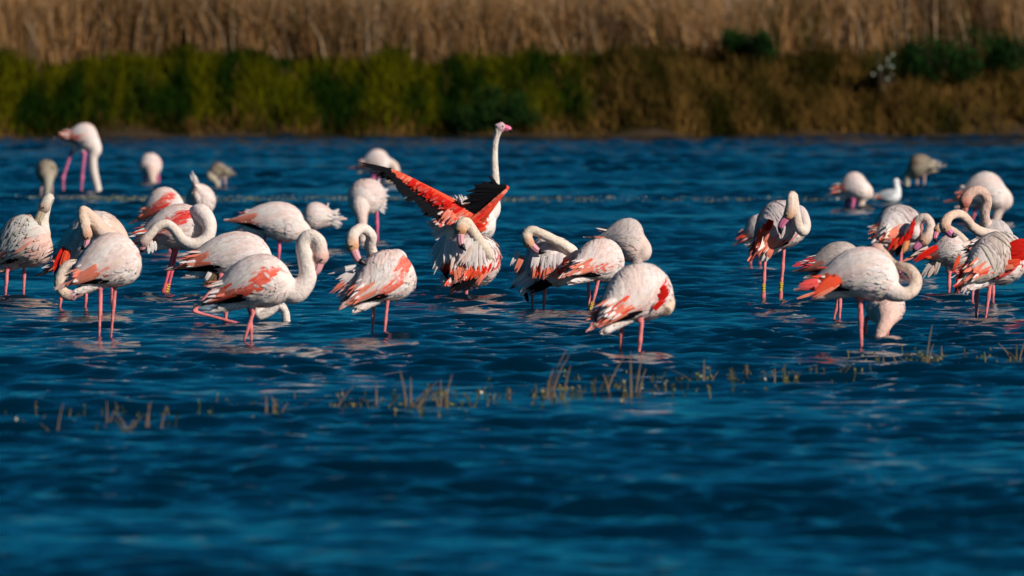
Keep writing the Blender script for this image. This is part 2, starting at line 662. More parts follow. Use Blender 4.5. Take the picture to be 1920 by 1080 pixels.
def folded_wing(B, side, r, o, name="wing"):
    """overlapping vanes laid over one flank: coverts, then long drooping scapulars and tertials"""
    f = Feathers()
    lift, droop = o.get('lift', .2), math.radians(o.get('droop', 22))
    base, base2 = o.get('white', WHITE), o.get('white2', PINKW)
    patches = o.get('patches', [])
    scale = o.get('fs', 1.0)
    ns, npz = (24, 16) if o.get('voxel', .0079) < .008 else (16, 11)
    order = []
    for i in range(ns):
        s0 = .10 + .84 * (i / (ns - 1)) ** 1.05
        pe = math.radians(np.interp(s0, [.1, .3, .5, .8, 1], [70, 104, 112, 118, 122])) * o.get('drop', 1.0)
        for j in range(npz):
            q = (j + .5 + r.uniform(-.4, .4)) / npz
            s = s0 + r.uniform(-.025, .025)
            order.append((s, q, pe))
    order.sort(key=lambda a: -a[0])
    for (s, q, pe) in order:
        phi = .03 + q * (pe - .03)
        ln = B.r * (.42 + 1.0 * np.clip(s * 1.4, 0, 1)) * (0.75 + .5 * r.random()) * scale
        if s > .6:
            ln *= np.interp(s, [.6, .95], [1.0, .42])
        wd = B.r * r.uniform(.09, .17) * (1 + .35 * lift)
        dr = droop * (1.25 - q) + r.normal(0, .10)
        K = 5
        ss, pp = [s], [phi]
        st = ln / (K - 1)
        loc = max(B.r * float(np.interp(np.clip(s, 0, 1), S_KEY, WIDP)), .25 * B.r)
        for k in range(K - 1):
            ss.append(ss[-1] + st * math.cos(dr) / B.L)
            pp.append(min(pp[-1] + st * math.sin(dr) / loc, math.pi * .9))
        ss, pp = np.array(ss), np.array(pp)
        t = np.linspace(0, 1, K)
        line = B.surf(ss, pp, side)
        nn = B.normal(np.clip(ss, .02, .97), pp, side)
        off = B.r * (.014 + .010 * r.random() + (.003 + .17 * lift * lift * r.random() + .035 * lift * r.random()) * t ** 1.4)
        line = line + nn * off[:, None]
        tang = np.gradient(line, axis=0)
        ac = np.cross(nn, tang)
        ac /= np.linalg.norm(ac, axis=1)[:, None] + 1e-9
        tw = r.normal(0, .03 + .20 * lift * lift)
        ac = ac * math.cos(tw) + nn * math.sin(tw)
        w = np.clip(.5 + 1.1 * mnoise.noise((s * 5, q * 3, side * 7 + B.r * 40)) + r.normal(0, .16), 0, 1)
        c = np.asarray(base) * w + np.asarray(base2) * (1 - w)
        tip = None
        for (s0, s1, q0, q1, pc, prob) in patches:
            # colour fades in over the rim of a patch, feather by feather
            es = min((s - s0 + .03) / .07, (s1 - s + .03) / .07, 1.0)
            eq = min((q - q0 + .03) / .08, (q1 - q + .05) / .06 if q1 < 1 else 1.0, 1.0)
            e = max(0.0, min(es, eq))
            if e > 0 and r.random() < prob * (.5 + .5 * e):
                mixa = e ** .5 * r.uniform(.78, 1.0)
                c = np.asarray(pc) * mixa + c * (1 - mixa)
                tip = c * .72 + np.asarray(WHITE) * .28 if r.random() < .35 else None
        if tip is None and r.random() < .22:          # some vanes end in a paler edge, or one darkened like shadow between feathers
            tip = np.asarray(c) * (np.array([.86, .82, .80]) if r.random() < .6 else np.array([1.08, 1.1, 1.12]))
        f.add(line, ac, nn, wd, jit(c, r, .05), tip if tip is None else jit(tip, r), prof=(.5, .95, 1.0, .82, .25))
    # the long tertials that end the closed wing in a point
    tc = o.get('tipcol', SALMON)
    nt_ = int(o.get('ntips', 8) * 1.7)
    for i in range(nt_):
        s = r.uniform(.64, .76)
        pe = math.radians(112)
        phi = pe * r.uniform(.55, 1.0)
        end = r.uniform(.94, 1.05) + (.03 if i < 2 else 0)
        K = 6
        t = np.linspace(0, 1, K)
        ss = s + (end - s) * t
        pp = np.minimum(phi + .25 * t * (1 - phi / 2.2), 2.1)
        line = B.surf(np.clip(ss, 0, .985), pp, side) - np.outer(np.maximum(ss - .985, 0) * B.L, B.b)
        nn = B.normal(np.clip(ss, .02, .93), pp, side)
        line = line + nn * (B.r * (.055 + .05 * r.random() + .03 * t))[:, None]
        ac = np.cross(nn, np.gradient(line, axis=0))
        ac /= np.linalg.norm(ac, axis=1)[:, None] + 1e-9
        c = np.asarray(tc) if r.random() < .82 else (np.asarray(CORAL) if tc == SALMON and r.random() < .5 else np.asarray(base2))
        f.add(line, ac, nn, B.r * r.uniform(.10, .18), jit(c, r, .10), jit(np.asarray(c) * .88 + np.array([.07, .06, .055]), r), prof=(.5, .9, 1.0, .85, .2))
    # dark primaries showing along the lower edge of the closed wing
    nb = int(o.get('black', 5))
    for i in range(nb):
        s = .56 + .22 * i / max(nb, 1)
        pe = math.radians(118 + r.uniform(-6, 16))
        K = 5
        ss = s + np.linspace(0, .30, K)
        pp = np.full(K, pe) + np.linspace(0, .08, K)
        line = B.surf(ss, pp, side) + B.normal(np.clip(ss, 0, .97), pp, side) * B.r * .05
        nn = B.normal(np.clip(ss, 0, .97), pp, side)
        ac = np.cross(nn, np.gradient(line, axis=0))
        ac /= np.linalg.norm(ac, axis=1)[:, None] + 1e-9
        f.add(line, ac, nn, B.r * .22, BLACK)
    return f


def fluff(B, r, o, n=260):
    """short downy feathers over breast, belly and undertail"""
    f = Feathers()
    base, b2 = o.get('belly', WHITE), o.get('belly2', PINKW)
    lift = o.get('fluff', .5)
    for _ in range(n):
        s = r.uniform(.02, .92)
        side = 1 if r.random() < .5 else -1
        lo = 0 if s < .13 else math.radians(np.interp(s, [.13, .3, .6, 1], [55, 98, 105, 110]))
        phi = r.uniform(lo, math.pi)
        ln = B.r * r.uniform(.20, .42)
        K = 4
        ss = s + np.linspace(0, ln / B.L, K)
        pp = np.full(K, phi) + r.normal(0, .12) * np.linspace(0, 1, K)
        line = B.surf(ss, pp, side)
        nn = B.normal(np.clip(ss, .02, .97), pp, side)
        line = line + nn * (B.r * (.010 + .09 * lift * r.random() * np.linspace(0, 1, K) ** 1.5))[:, None]
        ac = np.cross(nn, np.gradient(line, axis=0))
        ac /= np.linalg.norm(ac, axis=1)[:, None] + 1e-9
        w = r.random()
        f.add(line, ac, nn, ln * .42, jit(np.asarray(base) * w + np.asarray(b2) * (1 - w), r, .06))
    return f


def tail_tuft(B, r, o, n=16):
    n = int(n * 1.6)
    """the short tail and the tips of the closed wings"""
    f = Feathers()
    col = o.get('tailcol', SALMON)
    ext = o.get('tail_len', 1.0)
    for i in range(n):
        a = r.uniform(-1, 1)
        s0 = r.uniform(.74, .88)
        side = 1 if a > 0 else -1
        phi = r.uniform(.2, 1.9)
        p0 = B.surf(s0, phi, side)[0]
        d = unit(-B.b + B.v * a * .25 + B.u * r.normal(0, .10))
        ln = B.r * r.uniform(.35, .70) * ext
        K = 4
        line = p0[None] + np.outer(np.linspace(0, ln, K), d)
        nn = np.repeat(unit(B.u * math.cos(phi) + B.v * side * math.sin(phi))[None], K, 0)
        ac = np.cross(nn, np.repeat(d[None], K, 0))
        ac /= np.linalg.norm(ac, axis=1)[:, None] + 1e-9
        c = np.asarray(col) if r.random() < .6 else np.asarray(WHITE)
        f.add(line, ac, nn, B.r * r.uniform(.07, .13), jit(c, r), prof=(.8, 1, .8, .15))
    return f


def bill_mesh(Hc, d, throat, hl, hr, name, parent, origin, cols=((.75, .33, .36), BLACK)):
    """the bent bill: upper and lower mandible in one piece, with its dark tip as a piece of its own"""
    d = unit(d); t = unit(throat - d * np.dot(throat, d))
    p0 = Hc + d * hr * .55
    ln = hl
    ts = np.linspace(0, 1, 9)
    bend = np.where(ts < .45, 0, (ts - .45) ** 1.4 * 1.0)
    line = p0[None] + np.outer(ts * ln * (1 - .18 * ts), d) + np.outer((bend + ts * .10) * ln * .62, t)
    rad = hr * np.interp(ts, [0, .2, .45, .7, .9, 1], [.66, .60, .56, .42, .20, .06])
    k = 6
    V, F = tube(line[:k + 1], rad[:k + 1], 10, .82)
    c = np.repeat(np.asarray(cols[0])[None], len(V), 0)
    bo = mesh_from("bill", np.array(V) - origin, F, M_BILL, c, True, parent)
    V2, F2 = tube(line[k - 1:], rad[k - 1:] * 1.04, 10, .84)
    mesh_from("bill_tip", np.array(V2) - origin, F2, M_BILL, np.repeat(np.asarray(cols[1])[None], len(V2), 0), True, bo)
    # the gape line between the mandibles
    q = np.cross(d, t)
    for sg in (-1, 1):
        pts = line[1:k] + q[None] * (rad[1:k] * .80 * sg)[:, None] + t[None] * (rad[1:k] * .12)[:, None]
        V3, F3 = tube(pts, np.full(len(pts), hr * .035), 5)
        mesh_from("gape", np.array(V3) - origin, F3, M_BILL, np.repeat(np.array([[.10, .03, .03]]), len(V3), 0), True, bo)


def leg_ring(p, d, rad, ln, parent, origin):
    d = unit(d)
    line = [p - d * ln / 2 + d * ln * k / 4 for k in range(5)]
    V, F = tube(line, [rad] * 5, 12)
    ro = mesh_from("leg_ring", np.array(V) - origin, F, M_RING, None, False, parent)
    # engraved code: small dark strokes round the plastic
    r = random.Random(3)
    u = unit(np.cross(d, [0.2, 1, 0])); v = np.cross(d, u)
    PV, PF = [], []
    for i in range(4):
        for a in range(0, 360, 30):
            c = p - d * ln * .38 + d * ln * .76 * i / 3
            if r.random() < .3:
                continue
            e = math.radians(a)
            rr = u * math.cos(e) + v * math.sin(e)
            tt = -u * math.sin(e) + v * math.cos(e)
            hw, hh = rad * .17, ln * r.uniform(.04, .085)
            o = len(PV)
            q = c + rr * (rad * 1.06)
            PV += [q - tt * hw - d * hh, q + tt * hw - d * hh, q + tt * hw + d * hh, q - tt * hw + d * hh]
            PF.append((o, o + 1, o + 2, o + 3))
    mesh_from("ring_code", np.array(PV) - origin, PF, M_RINGINK, None, False, ro)


FEET = []


def flamingo(sp):
    seed = sp.get('seed', int(sp['foot'][0] * 7 + sp['foot'][1]))
    r = np.random.default_rng(seed)
    W = water_point(*sp['foot'])
    D = W[1]
    m = D / F_PX                                        # metres per pixel at this bird
    P = lambda px, py, dd=0.0: point_at(px, py, D + dd)
    root = empty("flamingo", (W[0], W[1], 0))
    origin = np.array([W[0], W[1], 0.0])
    tag(root, sp['label'], "flamingo", sp.get('group', "flamingos wading in the shallow lake"))
    # trunk
    C, T = P(*sp['chest']), P(*sp['tail'])
    if 'L' in sp:
        full = sp['L'] * m
        dxy = np.linalg.norm(C - T)
        e = math.sqrt(max(full * full - dxy * dxy, 0)) * sp.get('away', 1)
        C = C + np.array([0, e / 2, 0]); T = T - np.array([0, e / 2, 0])
    C = C + np.array([0, sp.get('bdd', 0), 0]); T = T + np.array([0, sp.get('bdd', 0), 0])
    B = Body(C, T, sp['r'] * m, math.radians(sp.get('roll', 0)), sp.get('sag', .12), sp.get('wide', .92))
    pieces = [B.shell()]
    # undertail wedge below the closed wings
    if sp.get('undertail', True):
        ss = np.array([.42, .6, .76, .88, .95])
        line = B.axis(ss) - np.outer(np.array([.32, .44, .46, .44, .42]) * B.r, B.u)
        pieces.append(tube(line, np.array([.50, .36, .24, .15, .05]) * B.r, 10, 1.0))
    # neck and head
    neck_s = np.zeros((0, 3)); neck_r = np.zeros(0); neck_t = np.zeros(0)
    nr = sp.get('nr', 14) * m
    if sp.get('neck'):
        pts = []
        a0 = B.axis([.20])[0] + B.u * B.r * sp.get('nbase', .1)
        pts.append([*a0, B.r * .50])
        npt = sp['neck']
        for i, q in enumerate(npt):
            t = i / max(len(npt) - 1, 1)
            rad = q[3] * m if len(q) > 3 else nr * (1.25 - .45 * t)
            pts.append([*P(q[0], q[1], q[2]), rad])
        cm = catmull(pts, 9)
        line, rad = cm[:, :3], np.maximum(cm[:, 3], .006)
        neck_s, neck_r, neck_t = line, rad, np.linspace(0, 1, len(line))
        if sp.get('bill'):
            H = line[-1]
            bt = P(*sp['bill'])
            d = unit(bt - H)
            hr = sp.get('hr', sp.get('nr', 14) * 1.12) * m
            hl = max(np.linalg.norm(bt - H) - hr * .5, hr * 1.3)
            ext = np.array([H + d * hr * x for x in (.25, .7, 1.0)])
            line2 = np.vstack([line[:-2], H - d * hr * .35, H, ext])
            rad2 = np.concatenate([rad[:-2], [hr * .86, hr * 1.0, hr * .97, hr * .74, hr * .40]])
            pieces.append(tube(line2, rad2, 12, .92))
            neck_s = np.vstack([line, ext]); neck_r = np.concatenate([rad, [hr, hr * .8, hr * .5]])
            neck_t = np.concatenate([np.linspace(0, .93, len(line)), [.97, 1, 1]])
            back = line[-9] - H
            throat = back - d * np.dot(back, d)
            if 'throat' in sp:
                throat = np.array([sp['throat'][0], sp['throat'][2] if len(sp['throat']) > 2 else 0, -sp['throat'][1]], float)
            if np.linalg.norm(throat) < 1e-4:
                throat = np.array([0, -.3, -1.0])
            bill_mesh(H, d, throat, hl, hr, "bill", root, origin, sp.get('billcol', ((.74, .33, .36), BLACK)))
            # eyes, one each side of the face
            q = unit(np.cross(d, throat))
            for sg in (-1, 1):
                ep = H + d * hr * .42 + q * sg * hr * .80 - unit(throat) * hr * .22
                V, F = tube([ep - q * hr * .13, ep - q * hr * .06, ep + q * hr * .06, ep + q * hr * .13],
                            [hr * .05, hr * .13, hr * .13, hr * .05], 8)
                mesh_from("eye", np.array(V) - origin, F, M_EYE, None, True, root)
        else:
            pieces.append(tube(line, rad, 12, .95))
    # legs
    leg_lines = []
    lr = sp.get('lr', 2.9) * m * .88
    for lg in sp.get('legs', []):
        q = [P(*a) for a in lg]
        q0 = q[0]
        hip = q0 + (B.axis([.5])[0] - q0) * .55
        pts = [[*hip, lr * 3.2], [*(q0 + (hip - q0) * .2), lr * 2.2], [*q0, lr * 1.5]]
        for a in q[1:]:
            pts.append([*a, lr])
        end = q[-1].copy()
        if sp.get('in_water', True) and end[2] < .2:
            dv = unit(q[-1] - q[-2])
            end = end + dv * .04
            end[2] = -.30
            pts.append([*end, lr])
        cm = np.array(pts)
        dense = []
        for a, b in zip(cm[:-1], cm[1:]):
            k = max(2, int(np.linalg.norm(a[:3] - b[:3]) / .03))
            dense += [a + (b - a) * i / k for i in range(k)]
        dense.append(cm[-1])
        dense = np.array(dense)
        # the joint of a bent leg is swollen a little
        if len(q) > 2:
            for a in q[1:-1]:
                dd = np.linalg.norm(dense[:, :3] - a[None], axis=1)
                dense[:, 3] += lr * .75 * np.exp(-(dd / (lr * 2.2)) ** 2)
        jz = r.uniform(.30, .62)
        if len(q) == 2:
            a = q[0] + (q[-1] - q[0]) * jz
            dd = np.linalg.norm(dense[:, :3] - a[None], axis=1)
            dense[:, 3] += lr * .38 * np.exp(-(dd / (lr * 2.6)) ** 2)
        for k in sp.get('ankles', []):
            a = P(*k)
            dd = np.linalg.norm((dense[:, :3] - a[None])[:, [0, 2]], axis=1)
            dense[:, 3] += lr * .8 * np.exp(-(dd / (lr * 4)) ** 2)
        pieces.append(tube(dense[:, :3], np.maximum(dense[:, 3], .0085), 8))
        leg_lines.append((dense, np.linalg.norm(q0 - hip)))
    # arms of opened wings
    arm_s = []
    for arm in sp.get('arms', []):
        pts = [[*P(a[0], a[1], a[2]), a[3] * m] for a in arm]
        cm = catmull(pts, 8)
        pieces.append(tube(cm[:, :3], cm[:, 3], 8))
        arm_s.append(cm)
    voxel = sp.get('voxel', .0079)
    leg_all = np.vstack([l[0] for l in leg_lines]) if leg_lines else np.zeros((0, 4))

    def keep(co):
        w = np.ones(len(co))
        if len(leg_all):
            dmin = np.full(len(co), 9.0)
            for a in leg_all[::2]:
                dmin = np.minimum(dmin, np.linalg.norm(co - a[None, :3], axis=1) - a[3] * 1.8)
            w[dmin < .004] = .12
        return w
    co, quads = fuse(pieces, voxel, keep, sp.get('smooth', 5))
    # colours of the skin and down, by region
    n = len(co)
    FEET.extend((l[0][-1][0], l[0][-1][1]) for l in leg_lines)
    if len(neck_s) and neck_s[-1][2] < .02:
        FEET.append((neck_s[-1][0], neck_s[-1][1]))
    col = np.repeat(np.asarray(sp.get('belly', WHITE))[None], n, 0).astype(float)
    rel = co - C[None]
    s = -(rel @ B.b) / B.L
    lu = (co - B.axis(s)) @ B.u / B.r
    pk = np.clip((.35 - s) / .35, 0, 1)[:, None] * .5
    col = col * (1 - pk) + np.asarray(sp.get('breast', PINKW))[None] * pk
    wsel = ((s > .12) & (lu > -.2))
    col[wsel] = np.asarray(sp.get('white', WHITE)) * .9
    for (s0, s1, u0, u1, pc) in sp.get('skin_patches', []):
        k = (s > s0) & (s < s1) & (lu > u0) & (lu < u1)
        col[k] = pc
    if len(neck_s):
        best = np.full(n, 1e9); bt_ = np.zeros(n)
        for a, rr, t in zip(neck_s, neck_r, neck_t):
            dd = np.linalg.norm(co - a[None], axis=1) - rr * 1.18
            k = dd < best
            best[k] = dd[k]; bt_[k] = t
        dist_b = np.clip((bt_ - .10) / .28, 0, 1)
        nc, fc = np.asarray(sp.get('neckcol', CREAM)), np.asarray(sp.get('facecol', FACE))
        if nc[0] > .55:
            nc = nc * .68 + np.array([.75, .62, .56]) * .32
        fc = fc * np.array([.98, .84, 1.0]) + np.array([0, 0, .045])
        t = np.clip((bt_ - .80) / .17, 0, 1)[:, None] if sp.get('bill') else np.zeros((n, 1))
        # the down runs from near white at the breast to buff towards the head, with dirtier patches
        up = np.clip((bt_ - .25) / .6, 0, 1)[:, None]
        ncol = (np.asarray(sp.get('breast', WHITE))[None] * .25 + nc[None] * .75) * (1 - up) + nc[None] * up
        blot = np.array([mnoise.noise((a[0] * 16, a[1] * 16, a[2] * 16)) for a in co])[:, None]
        ncol = ncol * (1 + .09 * blot * np.array([[.6, 1.0, 1.3]]))
        ncol = ncol * (1 - t) + fc[None] * (1 + .25 * blot) * t
        k = (np.clip(.5 - best / .02, 0, 1) * np.clip(dist_b * 1.6, 0, 1))[:, None]
        col = col * (1 - k) + ncol * k
        col = np.clip(col, .01, .9)
    for dense, l0 in leg_lines:
        i0 = np.argmax(np.cumsum(np.linalg.norm(np.diff(dense[:, :3], axis=0), axis=1)) > l0 * .95)
        best = np.full(n, 1e9)
        for a in dense[i0:]:
            best = np.minimum(best, np.linalg.norm(co - a[None, :3], axis=1) - a[3] * 1.7)
        lm = best < .004
        wet = np.clip(1 - (co[:, 2] - .0) / .10, 0, 1)[:, None] * .45
        nz_ = np.array([mnoise.noise((a[0] * 60, a[1] * 60, a[2] * 25)) for a in co[lm]])[:, None] if lm.any() else 0
        lc = np.asarray(sp.get('legcol', LEG))[None] * (1 + .22 * nz_)
        col[lm] = lc * (1 - wet[lm]) + np.array([[.30, .06, .06]]) * wet[lm]
    for cm in arm_s:
        best = np.full(n, 1e9)
        for a in cm:
            best = np.minimum(best, np.linalg.norm(co - a[None, :3], axis=1) - a[3] * 1.4)
        col[best < .01] = np.asarray(CORAL)
    if len(neck_s):
        nrm_n = co - neck_s[np.argmin(((co[:, None, :] - neck_s[None, ::4, :]) ** 2).sum(2), axis=1) * 4]
        nrm_n /= np.linalg.norm(nrm_n, axis=1)[:, None] + 1e-9
        dn = np.array([mnoise.noise((a[0] * 34, a[1] * 34, a[2] * 34)) + .7 * mnoise.noise((a[0] * 80, a[1] * 80, a[2] * 80)) for a in co])
        co = co + nrm_n * (k[:, :1] * (.0020 if sp.get('voxel', .0079) < .008 else .002) * dn[:, None])
        if sp.get('neckfuzz', True):
            fz = Feathers()
            for _ in range(int(320 if sp.get('voxel', .0079) < .008 else 120)):
                i = int(r.integers(6, max(7, len(neck_s) - 6)))
                tg = unit(neck_s[min(i + 1, len(neck_s) - 1)] - neck_s[i - 1])
                rd = unit(np.cross(tg, r.normal(0, 1, 3)))
                if neck_t[i] < .12:
                    continue
                p0 = neck_s[i] + rd * neck_r[i] * .86
                ln = r.uniform(.018, .034)
                K = 3
                line = p0[None] + np.outer(np.linspace(0, ln, K), -tg * .9) + np.outer(np.linspace(0, 1, K) ** 1.3 * r.uniform(.002, .0065), rd)
                ac = np.repeat(np.cross(rd, tg)[None], K, 0)
                w_ = np.clip((neck_t[i] - .25) / .6, 0, 1)
                cc = (np.asarray(sp.get('breast', WHITE)) * .25 + nc * .75) * (1 - w_) + nc * w_
                fz.add(line, ac, np.repeat(rd[None], K, 0), r.uniform(.008, .014), jit(cc, r, .025), prof=(.8, 1, .2))
            fo = fz.build("neck_down", root, origin)
            if fo: fo["kind"] = "stuff"
    body = mesh_from("body", co - origin, quads, M_BODY, np.clip(col * (1 + .05 * r.normal(0, 1, (n, 1))), 0, .9), True, root)
    # plumage
    if not sp.get('open_wings'):
        for side in (1, -1):
            o = dict(sp)
            o['patches'] = sp.get('patches', [])
            tag(folded_wing(B, side, r, o).build("wing", root, origin), kind="stuff")
    tag(fluff(B, r, sp, sp.get('nfluff', 260)).build("breast_feathers", root, origin), kind="stuff")
    if sp.get('undertail', True):
        ut = Feathers()
        for _ in range(70):
            s_ = r.uniform(.48, .90)
            cen = B.axis([s_])[0] - B.u * B.r * np.interp(s_, [.42, .6, .76, .88, .95], [.32, .44, .46, .44, .42])
            rr = B.r * np.interp(s_, [.42, .6, .76, .88, .95], [.50, .36, .24, .15, .05])
            a = r.uniform(0, 2 * math.pi)
            rd = B.v * math.cos(a) + B.u * math.sin(a)
            ln = B.r * r.uniform(.18, .42)
            K = 4
            t = np.linspace(0, 1, K)
            d = unit(-B.b - rd * .22 + B.u * r.normal(0, .06))
            line = (cen + rd * rr * .98)[None] + np.outer(t * ln, d) + np.outer(t ** 2 * B.r * .05 * r.random(), rd)
            ac = np.repeat(unit(np.cross(rd, d))[None], K, 0)
            wq = r.random()
            ut.add(line, ac, np.repeat(rd[None], K, 0), B.r * r.uniform(.09, .15), jit(np.asarray(sp.get('belly', WHITE)) * wq + np.asarray(sp.get('belly2', PINKW)) * (1 - wq), r, .07), prof=(.7, 1, .8, .2))
        tag(ut.build("undertail_feathers", root, origin), kind="stuff")
    if sp.get('tail_n', 16):
        tag(tail_tuft(B, r, sp, sp.get('tail_n', 16)).build("tail", root, origin), kind="stuff")
    # loose plumes: (root px, tip px, width px, colour, dd)
    if sp.get('plumes'):
        for (x0, y0, x1, y1, w, pc, dd) in sp['plumes']:
            f = Feathers()
            a, b = P(x0, y0, dd), P(x1, y1, dd - .02)
            K = 5
            line = a[None] + np.outer(np.linspace(0, 1, K), b - a)
            d = unit(b - a)
            line[:, 1] -= np.sin(np.linspace(0, 1, K) * math.pi) * .02
            nn = np.repeat(np.array([[0, -1.0, 0]]), K, 0)
            ac = np.repeat(unit(np.cross(d, [0, -1.0, 0]))[None], K, 0)
            if w <= 8:
                f.add(line, ac, nn, w * m, jit(pc, r))
                f.build("plume", root, origin)
                continue
            # a broad plume is a sheaf of narrow vanes
            ln_ = np.linalg.norm(b - a)
            for q in (-.34, -.1, .12, .34):
                l2 = line + ac * (q * w * m) + np.outer(np.linspace(0, 1, K), ac[0] * r.normal(0, .10) * w * m + d * ln_ * r.normal(-.04, .09))
                l2[:, 1] -= r.uniform(0, .012)
                c2 = jit(pc, r, .07)
                f.add(l2, ac, nn, w * m * r.uniform(.36, .5), c2, c2 * r.uniform(.85, 1.05), prof=(.6, 1, 1, .8, .15))
            tag(f.build("plume", root, origin), kind="stuff")
    for (px, py, lx, dd) in sp.get('rings', []):
        a = P(px, py, dd)
        q0 = P(px + lx, py + 10, dd)
        leg_ring(a, q0 - a, lr * 1.5, sp.get('ring_len', 24) * m, root, origin)
    return root, B, P, m, origin, r

